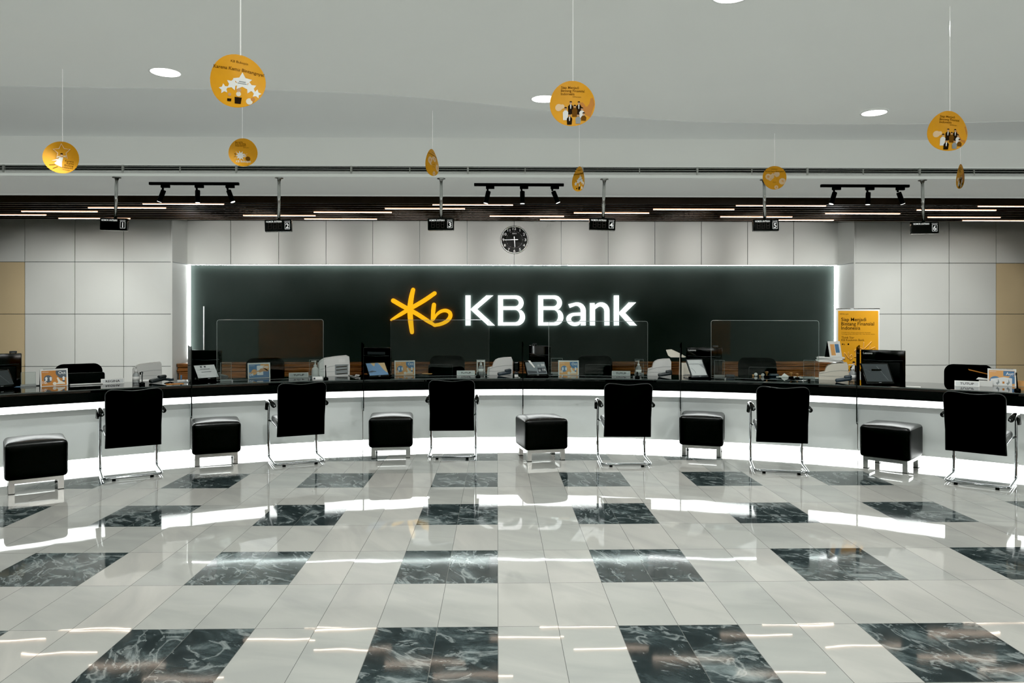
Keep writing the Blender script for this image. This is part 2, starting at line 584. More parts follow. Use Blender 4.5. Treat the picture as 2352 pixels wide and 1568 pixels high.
def catmull(pts, k=6):
    out = []
    n = len(pts)
    for i in range(n - 1):
        p0, p1, p2, p3 = pts[max(i - 1, 0)], pts[i], pts[i + 1], pts[min(i + 2, n - 1)]
        for j in range(k):
            t = j / k
            out.append(tuple(0.5 * ((2 * b) + (c - a) * t + (2 * a - 5 * b + 4 * c - d) * t * t + (3 * b - a - 3 * c + d) * t ** 3)
                             for a, b, c, d in zip(p0, p1, p2, p3)))
    out.append(tuple(pts[-1]))
    return out


def area2(p): return sum(p[i][0] * p[(i + 1) % len(p)][1] - p[(i + 1) % len(p)][0] * p[i][1] for i in range(len(p)))
def ccw(p): return p if area2(p) > 0 else list(reversed(p))


def filled(loops):
    """flat faces of outlines with holes (x,z) -> verts, triangles"""
    c = bpy.data.curves.new('outline', 'CURVE')
    c.dimensions = '2D'; c.fill_mode = 'BOTH'
    for lp in loops:
        s = c.splines.new('POLY')
        s.points.add(len(lp) - 1)
        for q, p in zip(s.points, lp): q.co = (p[0], p[1], 0, 1)
        s.use_cyclic_u = True
    o = bpy.data.objects.new('outline', c)
    me = o.to_mesh()
    v = [(p.co.x, p.co.y) for p in me.vertices]
    f = [tuple(p.vertices) for p in me.polygons]
    o.to_mesh_clear()
    bpy.data.objects.remove(o); bpy.data.curves.remove(c)
    return v, f


def letter(mb, loops, y0, y1, front, side, T=None):
    """raised letter: front face at y0 (towards -y), back face and rim in `side`"""
    v, f = filled(loops)
    f2 = []
    for q in f:
        a = sum(v[q[i]][0] * v[q[(i + 1) % len(q)]][1] - v[q[(i + 1) % len(q)]][0] * v[q[i]][1] for i in range(len(q)))
        f2.append(q if a > 0 else tuple(reversed(q)))
    mb.add([(x, y0, z) for x, z in v], f2, front, T=T)
    mb.add([(x, y1, z) for x, z in v], [tuple(reversed(q)) for q in f2], side, T=T)
    for lp in loops:
        n = len(lp)
        vv = [(x, y0, z) for x, z in lp] + [(x, y1, z) for x, z in lp]
        mb.add(vv, [(i, n + i, n + (i + 1) % n, (i + 1) % n) for i in range(n)], front, T=T)


# ------------------------------------------------------------------ main dimensions (metres)
YB, YS = 11.70, 11.17            # recessed centre wall, flanking walls
SLAT_Y0, SLAT_Y1, SLAT_Z = 9.04, 10.76, 2.885    # slatted ceiling over the tellers
SOF_Y0, SOF_Z = 7.68, 2.975      # white soffit
CEIL = 3.36
XC, YC, RB, RF, RBK = 0.098, 0.963, 7.897, 7.697, 8.42   # counter arc: centre, panel radius, front edge, rear edge
CT, CB = 0.8066, 0.679           # counter top, underside of the fascia
STRIP_B, KICK_T = 0.591, 0.094
XL, XR, YREAR = -8.6, 8.8, -7.0


def pol(th, r, z=0.0): return Vector((XC + r * math.sin(th), YC + r * math.cos(th), z))
def theta(p): return math.atan2(p.x - XC, p.y - YC)
def pxof(p):
    d = (p - EYE).dot(AX)
    return CX + F * (p - EYE).dot(RT) / d


def th_at(px, r):
    a, b = -1.15, 1.15
    for _ in range(50):
        m = (a + b) / 2
        if pxof(pol(m, r)) < px: a = m
        else: b = m
    return (a + b) / 2


# ================================================================== SETTING
mb = MB()
mb.add([(XL - .1, YREAR - .1, 0), (XR + .1, YREAR - .1, 0), (XR + .1, YB + .2, 0), (XL - .1, YB + .2, 0)], [(0, 1, 2, 3)], 'floor')
struct('floor', mb)

# ceiling over the hall with a shallow curved drop, as one plane plus a slim lower layer
mb = MB()
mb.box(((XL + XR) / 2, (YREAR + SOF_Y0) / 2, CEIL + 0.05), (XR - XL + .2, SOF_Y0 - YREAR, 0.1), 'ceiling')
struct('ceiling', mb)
mb = MB()
cur = [at_h(px, py, CEIL) for px, py in ((430, 203), (620, 206), (820, 213), (1000, 226), (1180, 246), (1380, 266), (1600, 279), (1850, 284), (2100, 284), (2352, 277))]
cur = [Vector((XL, cur[0].y - 0.35, CEIL)), Vector((-4.2, cur[0].y - 0.05, CEIL))] + cur + [Vector((XR, cur[-1].y - .1, CEIL))]
low = [(p.x, p.y) for p in cur] + [(XR, SOF_Y0), (XL, SOF_Y0)]
zl = CEIL - 0.006
n = len(low)
vv = [(x, y, zl) for x, y in low] + [(x, y, CEIL) for x, y in low]
mb.add(vv, [tuple(reversed(range(n)))] + [(i, (i + 1) % n, n + (i + 1) % n, n + i) for i in range(n)], 'ceilingdim')
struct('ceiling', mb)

# bulkhead with the soffit behind it
mb = MB()
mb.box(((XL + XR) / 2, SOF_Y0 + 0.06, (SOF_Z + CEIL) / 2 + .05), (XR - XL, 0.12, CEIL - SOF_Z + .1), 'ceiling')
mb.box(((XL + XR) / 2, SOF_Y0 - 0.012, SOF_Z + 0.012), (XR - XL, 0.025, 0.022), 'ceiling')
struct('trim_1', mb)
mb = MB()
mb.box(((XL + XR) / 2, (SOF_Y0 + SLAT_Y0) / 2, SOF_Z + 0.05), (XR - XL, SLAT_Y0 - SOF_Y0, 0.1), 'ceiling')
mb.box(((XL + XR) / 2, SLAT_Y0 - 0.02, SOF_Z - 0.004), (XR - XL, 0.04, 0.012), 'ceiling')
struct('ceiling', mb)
mb = MB()
mb.box(((XL + XR) / 2, SLAT_Y0 + 0.02, (SLAT_Z + SOF_Z) / 2 + .02), (XR - XL, 0.04, SOF_Z - SLAT_Z + .05), 'darkwood')
struct('trim_2', mb)
# slatted ceiling: dark boards with open gaps under a black lid
mb = MB()
mb.box(((XL + XR) / 2, (SLAT_Y0 + YB) / 2 + .1, SLAT_Z + 0.135), (XR - XL, YB - SLAT_Y0 + .3, 0.02), 'blackmatte')
for k in range(10):
    y = SLAT_Y0 - .005 + .1777 * k + (.02 if k == 0 else 0)
    mb.box(((XL + XR) / 2, y + .025, SLAT_Z + 0.036), (XR - XL, 0.045, 0.06), 'blackmatte')
    mb.box(((XL + XR) / 2, y + .025, SLAT_Z + 0.003), (XR - XL, 0.045, 0.006), 'slat')
struct('ceiling', mb)

# walls --------------------------------------------------------------
mb = MB()
mb.box((XL - .05, (YREAR + YS) / 2, 1.7), (0.1, YS - YREAR, 3.4), 'hallwall'); struct('wall_left', mb)
mb = MB()
mb.box((XR + .05, (YREAR + YS) / 2, 1.7), (0.1, YS - YREAR, 3.4), 'hallwall'); struct('wall_right', mb)
mb = MB()
mb.box(((XL + XR) / 2, YREAR - .05, 1.7), (XR - XL, 0.1, 3.4), 'hallwall')
mb.box((5.9, YREAR + .02, 1.5), (5.2, 0.04, 2.8), 'hallwood')
mb.box((-6.2, YREAR + .02, 1.5), (3.0, 0.04, 2.6), 'hallwood')
struct('wall_rear', mb)

XD0, XD1 = at_y(428, 720, YB).x, at_y(1926, 720, YB).x
ZD = at_y(1176, 608, YB).z                       # top of the dark feature wall
G = 0.008


def panel_grid(mb, xs, zs, y, m='wall', skip=()):
    for i in range(len(xs) - 1):
        for j in range(len(zs) - 1):
            mm = skip[(i, j)] if (i, j) in skip else m
            w, h = xs[i + 1] - xs[i] - G, zs[j + 1] - zs[j] - G
            mb.box(((xs[i] + xs[i + 1]) / 2, y + .006, (zs[j] + zs[j + 1]) / 2), (w, 0.012, h), mm)


ztop = SLAT_Z + 0.12
zr = [0.0, 0.12, at_y(1000, 840, YS).z, at_y(1000, 721, YS).z, at_y(1000, 602.5, YS).z, ztop]
# left flank
xs = [at_y(p, 720, YS).x for p in (57, 172, 284, 394)]
xs = [XL, xs[0] - 0.73] + xs
mb = MB()
mb.box(((xs[0] + xs[-1]) / 2, YS + .07, ztop / 2), (xs[-1] - xs[0], 0.116, ztop), 'seam')
sk = {(i, j): 'beige' for i in (0, 1) for j in (0, 1, 2, 3)}
panel_grid(mb, xs, zr, YS, skip=sk)
# return of the recess
mb.box((xs[-1] + .004, (YS + YB) / 2, ztop / 2), (0.02, YB - YS + .02, ztop), 'wall')
mb.box((xs[-1] + .0145, (YS + YB) / 2, zr[4]), (0.003, YB - YS, 0.009), 'seam')
XRETL = xs[-1]
struct('wall_back_left', mb)
xs = [at_y(p, 720, YS).x for p in (1963, 2070, 2180, 2288)]
xs = xs + [xs[-1] + 0.73, XR]
mb = MB()
mb.box(((xs[0] + xs[-1]) / 2, YS + .07, ztop / 2), (xs[-1] - xs[0], 0.116, ztop), 'seam')
sk = {(i, j): 'beige' for i in (3, 4) for j in (0, 1, 2, 3)}
panel_grid(mb, xs, zr, YS, skip=sk)
mb.box((xs[0] - .004, (YS + YB) / 2, ztop / 2), (0.02, YB - YS + .02, ztop), 'wall')
mb.box((xs[0] - .0145, (YS + YB) / 2, zr[4]), (0.003, YB - YS, 0.009), 'seam')
XRETR = xs[0]
struct('wall_back_right', mb)
# centre: white header panels over the dark feature wall
mb = MB()
mb.box(((XD0 + XD1) / 2, YB + .16, ztop / 2), (XD1 - XD0 + .5, 0.1, ztop), 'darkwall')
mb.box(((XD0 + XD1) / 2, YB + .05, (ZD + ztop) / 2), (XRETR - XRETL, 0.06, ztop - ZD), 'seam')
seams = [at_y(p, 560, YB).x for p in (427, 530, 640, 749, 856, 964, 1073, 1181, 1289, 1397, 1504, 1611, 1717, 1823, 1926)]
panel_grid(mb, [XRETL + .01] + seams[1:-1] + [XRETR - .01], [ZD, ztop], YB)
for x0, x1 in ((XRETL, XD0 - .02), (XD1 + .02, XRETR)):
    mb.box(((x0 + x1) / 2, YB + .04, ZD / 2), (x1 - x0, 0.08, ZD), 'wall')
struct('wall_back', mb)
# cove lighting around the dark wall
for nm, c, s, lab in (('led_strip', ((XD0 + XD1) / 2, YB + .07, ZD - .001), (XD1 - XD0, 0.03, 0.008), 'long white LED strip along the top edge of the dark sign wall'),
                      ('led_strip', (XD0 + .024, YB + .065, (ZD + .86) / 2), (0.013, 0.05, ZD - .86), 'upright white LED strip on the left edge of the dark sign wall'),
                      ('led_strip', (XD1 - .024, YB + .065, (ZD + .86) / 2), (0.013, 0.05, ZD - .86), 'upright white LED strip on the right edge of the dark sign wall')):
    mb = MB(); mb.box(c, s, 'led')
    tag(mb.obj(nm), lab, 'light strip', 'light strips around the dark wall')

# ================================================================== wall sign
SX = (YB + .1 - 0.045)            # front plane of the lettering
def sgn(x, y):                    # crop pixels (860+x/3.675, 640+y/3.675) -> wall plane
    p = at_y(860 + x / 3.675, 640 + y / 3.675, SX)
    return (p.x, p.z)


sign = thing('wall_sign', 'illuminated bank sign, yellow brush-stroke emblem and white letters on dark wall', 'sign', (0, 0, 0))
emb = MB()
strokes = [([(326, 92), (312, 150), (302, 220), (300, 280), (305, 360), (316, 452)], [34, 40, 44, 44, 42, 32]),
           ([(158, 184), (230, 226), (300, 264), (370, 304), (450, 356), (515, 396)], [38, 38, 36, 36, 34, 22]),
           ([(508, 122), (430, 176), (350, 224), (300, 252), (220, 300), (140, 348)], [34, 36, 36, 34, 32, 16]),
           ([(502, 218), (496, 270), (489, 346)], [34, 36, 26]),
           ([(505, 392), (560, 382), (612, 356), (640, 318), (634, 284), (600, 268), (560, 276), (522, 306), (498, 350)], [28, 30, 32, 34, 32, 30, 28, 22, 12])]
for pts, w in strokes:
    pp = catmull(pts, 5)
    ww = []
    for i in range(len(w) - 1):
        for j in range(5): ww.append(w[i] + (w[i + 1] - w[i]) * j / 5)
    ww.append(w[-1])
    out = ribbon([(a, -b) for a, b in pp], ww)
    out = [sgn(a, -b) for a, b in out]
    letter(emb, [ccw(out)], SX, SX + 0.03, 'orangeglow', 'orangehalo')
tag(emb.obj('emblem', sign), 'yellow brush-stroke emblem')


def arc(cx, cy, rx, ry, a0, a1, n=10):
    return [(cx + rx * math.cos(math.radians(a0 + (a1 - a0) * k / n)), cy + ry * math.sin(math.radians(a0 + (a1 - a0) * k / n))) for k in range(n + 1)]


def glyphB(x0, x1):
    w = x1 - x0
    xa, xb = x1 - 12, x1
    outer = [(x0, 395), (x0, 140)] + arc(xa - 62, 204, 62, 64, -90, 70, 10) + arc(xb - 70, 324, 70, 71, -58, 90, 12)
    s = 43
    up = [(x0 + s, 170)] + arc(xa - 75, 201, 34, 31, -90, 90, 8) + [(x0 + s, 232)]
    lo = [(x0 + s, 263)] + arc(xb - 84, 315, 40, 52, -90, 90, 8) + [(x0 + s, 367)]
    return [outer, up, lo]


K1 = [[(768, 395), (768, 140), (812, 140), (812, 254), (944, 140), (1004, 140), (868, 256), (1018, 395), (957, 395), (812, 262), (812, 395)]]
k2 = [[(2022, 395), (2022, 140), (2065, 140), (2065, 284), (2148, 199), (2210, 199), (2118, 288), (2217, 395), (2158, 395), (2065, 296), (2065, 395)]]
a_out = [(1742, 395), (1742, 372)] + arc(1692, 338, 72, 62, 60, 180, 8) + arc(1694, 338, 74, 52, 180, 268, 6) + [(1742, 284), (1742, 272)] + arc(1702, 268, 40, 40, -5, -100, 6) + [(1650, 246), (1637, 214)] + arc(1710, 268, 75, 70, -112, -2, 8) + [(1785, 395)]
a_in = [(1742, 312), (1706, 312)] + arc(1694, 340, 34, 28, -90, -270, 8)[1:] + [(1722, 362), (1742, 344)]
n_ = [[(1820, 395), (1820, 204), (1860, 204), (1862, 226)] + arc(1915, 270, 70, 72, -135, -2, 10) + [(1985, 395), (1942, 395), (1942, 278)] + arc(1906, 274, 36, 40, 0, -130, 6) + [(1863, 258), (1863, 395)]]
for lp in (K1, glyphB(1043, 1272), glyphB(1382, 1596), [a_out, a_in], n_, k2):
    g = MB()
    letter(g, [ccw([sgn(a, b) for a, b in l]) for l in lp], SX, SX + 0.03, 'whiteglow', 'whitehalo')
    g.obj('letter', sign)

# ================================================================== clock
p = at_y(1181.5, 550.5, YB - .02)
clk = thing('wall_clock', 'round black wall clock with white numerals hung over the dark sign wall', 'clock', p)
R0 = 0.218
b = MB(); b.lathe([(R0 - .02, -.02), (R0, -.012), (R0, .012), (R0 - .012, .02), (R0 - .018, .014), (R0 - .018, -.02)], 'steel', 40, T=Rx(PI / 2))
b.obj('rim', clk)
b = MB(); b.flat(circ(0, 0, R0 - .014, 48), -.010, 'dial')
for k in range(12):
    a = 2 * PI * (k + 1) / 12
    b.text(str(k + 1), 0.172 * math.sin(a), 0.172 * math.cos(a) - .02, -.0112, 0.056, 'glyph', 'CENTER', 0.012, sx=1.2)
for k in range(60):
    a = 2 * PI * k / 60
    r = 0.0035 if k % 5 == 0 else 0.0016
    b.flat(circ(0.128 * math.sin(a), 0.128 * math.cos(a), r, 8), -.0112, 'glyph')
b.text('SEIKO', 0, 0.088, -.0112, 0.026, 'glyph', 'CENTER', 0.0)
b.obj('dial', clk)
def hand(dx, dz, tail, w, mname, yy):
    h_ = MB()
    L_ = math.hypot(dx, dz); ux, uz = dx / L_, dz / L_
    h_.prism(ccw([(-ux * tail - uz * w, -uz * tail + ux * w), (-ux * tail + uz * w, -uz * tail - ux * w), (dx + uz * w * .6, dz - ux * w * .6), (dx - uz * w * .6, dz + ux * w * .6)]), yy - .002, yy, mname)
    h_.obj('hand', clk)
hand(0.008, -0.115, 0.048, 0.0055, 'steel', -.014)
hand(-0.152, -0.004, 0.055, 0.005, 'steel', -.017)

# ================================================================== ceiling fittings
# linear grille on the bulkhead
gx0, gx1 = XL + .3, XR - .3
gz0, gz1 = at_y(1176, 402, SOF_Y0).z + .004, at_y(1176, 383.5, SOF_Y0).z
gr = thing('linear_air_grille', 'long narrow grey air grille with horizontal slats along the ceiling bulkhead', 'vent', (0, SOF_Y0, 0))
b = MB(); b.box(((gx0 + gx1) / 2, -.007, (gz0 + gz1) / 2), (gx1 - gx0, 0.008, gz1 - gz0), 'blackmatte'); b.obj('backing', gr)
b = MB()
for k in range(4):
    z = gz0 + 0.006 + (gz1 - gz0 - .018) * k / 3
    b.box(((gx0 + gx1) / 2, -.016, z), (gx1 - gx0, 0.022, 0.0062), 'grille')
b.obj('slats', gr)
for px in (12, 285, 545, 808, 1075, 1337, 1600, 1852, 2109):
    x = at_y(px, 392, SOF_Y0).x
    b = MB(); b.box((x, -.02, (gz0 + gz1) / 2), (0.018, 0.03, gz1 - gz0), 'grille'); b.obj('joint_cover', gr)
for px in (416, 942, 1206, 1468, 1725, 1980, 2234):
    x = at_y(px, 392, SOF_Y0).x
    b = MB(); b.box((x, -.016, (gz0 + gz1) / 2 - .006), (0.008, 0.026, gz1 - gz0 - .02), 'grille'); b.obj('slat_spacer', gr)

# recessed downlights
for px, py, lab in ((380, 166, 'round recessed downlight left of the near yellow disc with stars'),
                    (1250, 227, 'round recessed downlight half behind the middle near yellow disc'),
                    (2008, 259, 'round recessed downlight above the rightmost spotlight track'),
                    (1680, -11, 'round recessed downlight cut by the top edge of the view')):
    zz = CEIL - (0.012 if px > 1900 else 0)
    q = at_h(px, py, zz)
    t = thing('downlight', lab, 'ceiling light', q, 0, 'recessed downlights')
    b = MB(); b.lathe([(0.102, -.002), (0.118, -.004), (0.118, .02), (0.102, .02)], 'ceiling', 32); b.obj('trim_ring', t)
    b = MB(); b.lathe([(0.104, -.003), (0.104, .018)], 'lamp', 32); b.obj('diffuser', t)

# warm LED bars between the slats
rows = [(9.219, [(330, 515), (994, 1178), (1690, 1895), (2245, 2440)], 'front', 471.5),
        (9.574, [(205, 382), (885, 1068), (1500, 1685), (2105, 2285)], 'second', 481),
        (9.930, [(52, 225), (722, 900), (1318, 1490), (1895, 2065)], 'third', 490),
        (10.285, [(-65, 107), (560, 725), (1125, 1295), (1654, 1818), (2130, 2295)], 'fourth', 498),
        (10.640, [(137, 300), (700, 866), (1240, 1412), (1750, 1913), (2210, 2375)], 'rear', 505)]
order = {4: ['leftmost', 'second from left', 'second from right', 'rightmost'], 5: ['leftmost', 'second from left', 'middle one', 'second from right', 'rightmost']}
for yy, spans, rn, py in rows:
    for (a, c), o_ in zip(spans, order[len(spans)]):
        x0, x1 = at_y(a, py, yy).x, at_y(c, py, yy).x
        b = MB(); b.box(((x0 + x1) / 2, yy - .0178, SLAT_Z + .016), (x1 - x0, 0.03, 0.030), 'warm'); b.m[0] = b.mi('warmdown')
        tag(b.obj('linear_light'), f'warm LED bar between the dark ceiling slats, {rn} row, {o_}', 'ceiling light', 'warm LED bars in the slatted ceiling')

# queue-number signs on poles
SY = 7.87
def queue_sign(num, px_pole, px_sign, tilt, yaw, lab):
    q = at_y(px_sign, 515 + (3 if num in (2,) else 0) + (2 if num in (5,) else 0) + (8 if num == 6 else 0), SY)
    pp = at_y(px_pole, 420, SY)
    t = thing('queue_sign', lab, 'sign', (pp.x, SY, SOF_Z - .0), 0, 'queue number signs hanging over the counter')
    zc = q.z - SOF_Z
    dx = q.x - pp.x
    b = MB(); b.tube([(0, 0, 0), (dx * .55, 0, zc + .06)], 0.0165, 'steel', 14); b.obj('pole', t)
    b = MB(); b.lathe([(0.018, -.03), (0.022, -.012), (0.044, -.008), (0.044, 0)], 'steel', 20); b.obj('ceiling_flange', t)
    T = Tr(dx, 0, zc) @ Rz(yaw) @ Ry(tilt)
    b = MB(); b.soft((0, 0, 0), (0.275, 0.05, 0.125), 0.006, 'black', 2, T=T)
    b.box((0, .006, -.003), (0.270, 0.03, 0.1265), 'steel', T=T)
    hs = b.obj('housing', t)
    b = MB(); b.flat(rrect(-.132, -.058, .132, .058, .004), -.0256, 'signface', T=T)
    b.fit('NOMOR ANTRIAN', -.120, .030, -.0263, 0.026, .158, 'signglow', 0.02, T=T)
    b.text('COUNTER', 0.094, .036, -.0263, 0.0125, 'signglow', 'CENTER', 0.0, T=T)
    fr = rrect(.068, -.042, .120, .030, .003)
    b.prism(fr, -.0262, -.0258, 'signglow', T=T)
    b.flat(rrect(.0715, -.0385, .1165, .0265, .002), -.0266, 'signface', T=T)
    b.text(str(num), 0.094, -.031, -.0272, 0.070, 'signglow', 'CENTER', 0.02, T=T)
    for k in range(3 if num in (2, 3, 4, 5) else 0):
        x = -.098 + k * .05
        for seg in ((x, -.002, x, .022), (x + .03, -.002, x + .03, .022), (x, -.034, x, -.010), (x + .03, -.034, x + .03, -.010), (x, .024, x + .03, .024), (x, -.006, x + .03, -.006), (x, -.036, x + .03, -.036)):
            b.box(((seg[0] + seg[2]) / 2, -.0262, (seg[1] + seg[3]) / 2), (abs(seg[2] - seg[0]) + .005, 0.0006, abs(seg[3] - seg[1]) + .005), 'dim7', T=T)
    b.obj('display_face', hs)


for num, pp_, ps_, ti, ya in ((1, 268, 263, 0.02, 0.04), (2, 641, 640, -0.03, 0.06), (3, 1013.5, 1013, -0.01, 0.0), (4, 1388, 1383, 0.03, 0.0), (5, 1755, 1758, -0.02, 0.05), (6, 2118.5, 2123, -0.005, -0.12)):
    queue_sign(num, pp_, ps_, ti, ya, f'black hanging queue sign numbered {num} on a steel ceiling pole')

# spotlight tracks
TY = 8.16
def track(px0, px1, py, angs, labs):
    a, c = at_y(px0, py, TY), at_y(px1, py, TY)
    t = thing('spotlight_track', labs, 'ceiling light', ((a.x + c.x) / 2, TY, SOF_Z), 0, 'black spotlight tracks under the white soffit')
    L_ = c.x - a.x
    b = MB(); b.soft((0, 0, -.016), (L_, 0.036, 0.03), 0.004, 'blackmatte', 2); b.obj('rail', t)
    for fx, an in zip((-0.345, 0.025, 0.362), angs):
        x = fx * L_ / 0.98
        b = MB()
        b.soft((x + .03, 0, -.046), (0.092, 0.034, 0.03), 0.004, 'blackmatte', 2)
        b.tube([(x, 0, -.055), (x + .004, 0, -.082)], 0.011, 'blackmatte', 10)
        hd = b.obj('spotlight_head', t)
        T = Tr(x + .012 * (1 if an >= 0 else 1), 0, -.085) @ Ry(an)
        b = MB(); b.lathe([(0.025, -.135), (0.026, -.13), (0.026, -.006), (0.022, 0.0)], 'blackmatte', 20, T=T); b.obj('barrel', hd)
        b = MB(); b.lathe([(0.023, -.138), (0.023, -.134)], 'lens', 20, T=T); b.obj('lens', hd)
    return t


track(343, 549, 424, (0.36, 0.0, -0.36), 'black ceiling spotlight track between queue signs 1 and 2')
track(1089, 1295, 424, (0.22, 0.0, -0.40), 'black ceiling spotlight track between queue signs 3 and 4')
track(1885, 2088, 430, (0.30, 0.04, -0.36), 'black ceiling spotlight track between queue signs 5 and 6')

# ================================================================== counter
FINS = [th_at(p, RF) for p in (440, 835, 1201, 1563, 1968)]
T0, T1 = -.9, .9


def arcs(a, c, step=0.02):
    n = max(2, int(abs(c - a) / step))
    return [a + (c - a) * i / n for i in range(n + 1)]


def sweep(mb, prof, a, c, mname, smooth=False):
    """prof [(radius,z)] closed, swept from angle a to c"""
    ths = arcs(a, c)
    n = len(prof)
    vv = [pol(t, r, z) for t in ths for r, z in prof]
    ff = []
    for i in range(len(ths) - 1):
        for k in range(n):
            l = (k + 1) % n
            ff.append((i * n + k, i * n + l, (i + 1) * n + l, (i + 1) * n + k))
    ff.append(tuple(range(n)))
    ff.append(tuple((len(ths) - 1) * n + k for k in reversed(range(n))))
    mb.add(vv, ff, mname, smooth)


top = thing('countertop', 'long curved counter top of polished black stone with a deep black front edge', 'counter')
b = MB()
sweep(b, [(RF, CT - .012), (RF + .004, CT - .003), (RF + .014, CT), (RBK, CT), (RBK, CT - .03), (RF, CT - .03)], T0, T1, 'blackstone')
b.obj('slab', top)
b = MB(); sweep(b, [(RF + .003, CT - .03), (RF + .06, CT - .03), (RF + .06, CB), (RF + .003, CB)], T0, T1, 'fascia')
b.obj('fascia', top)
b = MB(); sweep(b, [(RF - .0015, CT - .009), (RF - .0015, CT - .002), (RF + .006, CT - .0003), (RF + .008, CT - .004)], T0, T1, 'edgeglint')  # thin strip painted as a highlight on the front edge
b.obj('edge_glint', top)

names = ['leftmost counter unit with a grey panel and glowing base, below the white framed name plate',
         'counter unit with grey panel and glowing base under the September calendar',
         'counter unit with grey panel and glowing base under the blue tablet',
         'counter unit with grey panel and glowing base right of the middle divider panel',
         'counter unit with grey panel and glowing base below the wooden rubber stamps',
         'rightmost counter unit with grey panel and glowing base, below the August calendar']
cuts = [T0] + FINS + [T1]
for i in range(6):
    a, c = cuts[i] + .0004, cuts[i + 1] - .0004
    u = thing('counter_unit', names[i], 'counter', (0, 0, 0), 0, 'counter units along the curved teller counter')
    b = MB(); sweep(b, [(RB, KICK_T), (RB, STRIP_B), (RB + .05, STRIP_B), (RB + .05, KICK_T)], a, c, 'counterpanel'); b.obj('front_panel', u)
    b = MB(); sweep(b, [(RB + .004, STRIP_B), (RB + .004, CT - .036), (RB + .04, CT - .036), (RB + .04, STRIP_B)], a, c, 'strip'); b.obj('upper_light_strip', u)
    b = MB(); sweep(b, [(RB + .012, 0.0), (RB + .012, KICK_T), (RB + .05, KICK_T), (RB + .05, 0.0)], a, c, 'kick'); b.obj('base_light_strip', u)
    b = MB(); sweep(b, [(RBK - .06, 0.69), (RBK + .75, 0.69), (RBK + .75, 0.72), (RBK - .06, 0.72)], a, c, 'darkwood')
    sweep(b, [(RBK - .04, 0.0), (RBK - .01, 0.0), (RBK - .01, CT - .034), (RBK - .04, CT - .034)], a, c, 'darkwood')
    for tt in (a + .01, c - .01):
        q = pol(tt, RBK + .70)
        b.box((q.x, q.y, .345), (.05, .05, .69), 'darkwood')
    b.obj('rear_worktop', u)

fl = ['glass divider panel between the first and second counter units from the left', 'glass divider panel beside the blue tablet',
      'glass divider panel beside the grey tablet with white tape', 'glass divider panel in front of the cream document camera', 'glass divider panel left of the dark tablet and the yellow banner']
for i, t in enumerate(FINS):
    d = thing('divider_panel', fl[i], 'divider', pol(t, RF - .02, 0), -t, 'glass dividers across the counter')
    ztp = 1.205
    b = MB()
    poly = [(0.0, CT + .001), (0.0, ztp - .03), (0.035, ztp), (0.62, ztp), (0.62, CT + .001)]
    T = Rz(PI / 2)
    b.add([(-0.005, y_, z_) for y_, z_ in poly] + [(0.005, y_, z_) for y_, z_ in poly], [(0, 1, 2, 3, 4), (9, 8, 7, 6, 5), (2, 7, 8, 3), (3, 8, 9, 4)], 'smoked')
    b.obj('upper_pane', d)
    b = MB()
    zb = 0.455 if i < 4 else 0.40
    poly = [(0.0, zb + .03), (0.0, CB - .002), (0.215, CB - .002), (0.215, zb), (0.03, zb)]
    b.add([(-0.005, y_, z_) for y_, z_ in poly] + [(0.005, y_, z_) for y_, z_ in poly], [(0, 1, 2, 3, 4), (9, 8, 7, 6, 5), (3, 8, 9, 4)], 'frost')
    b.obj('lower_pane', d)
    b = MB(); b.box((0, -.004, (zb + .03 + ztp - .03) / 2), (0.0105, 0.008, ztp - .06 - zb), 'blackmatte'); b.obj('front_edge', d)

# ================================================================== visitor chairs
def rounded(pts, r, n=6):
    """polyline with its inner corners rounded"""
    P = [Vector(p) for p in pts]
    out = [P[0]]
    for i in range(1, len(P) - 1):
        a, b_, c = P[i - 1], P[i], P[i + 1]
        u, v = (a - b_), (c - b_)
        k = min(r, u.length * .49, v.length * .49)
        p0, p1 = b_ + u.normalized() * k, b_ + v.normalized() * k
        for j in range(n + 1):
            t = j / n
            out.append(p0 * (1 - t) ** 2 + b_ * 2 * t * (1 - t) + p1 * t ** 2)
    out.append(P[-1])
    return out


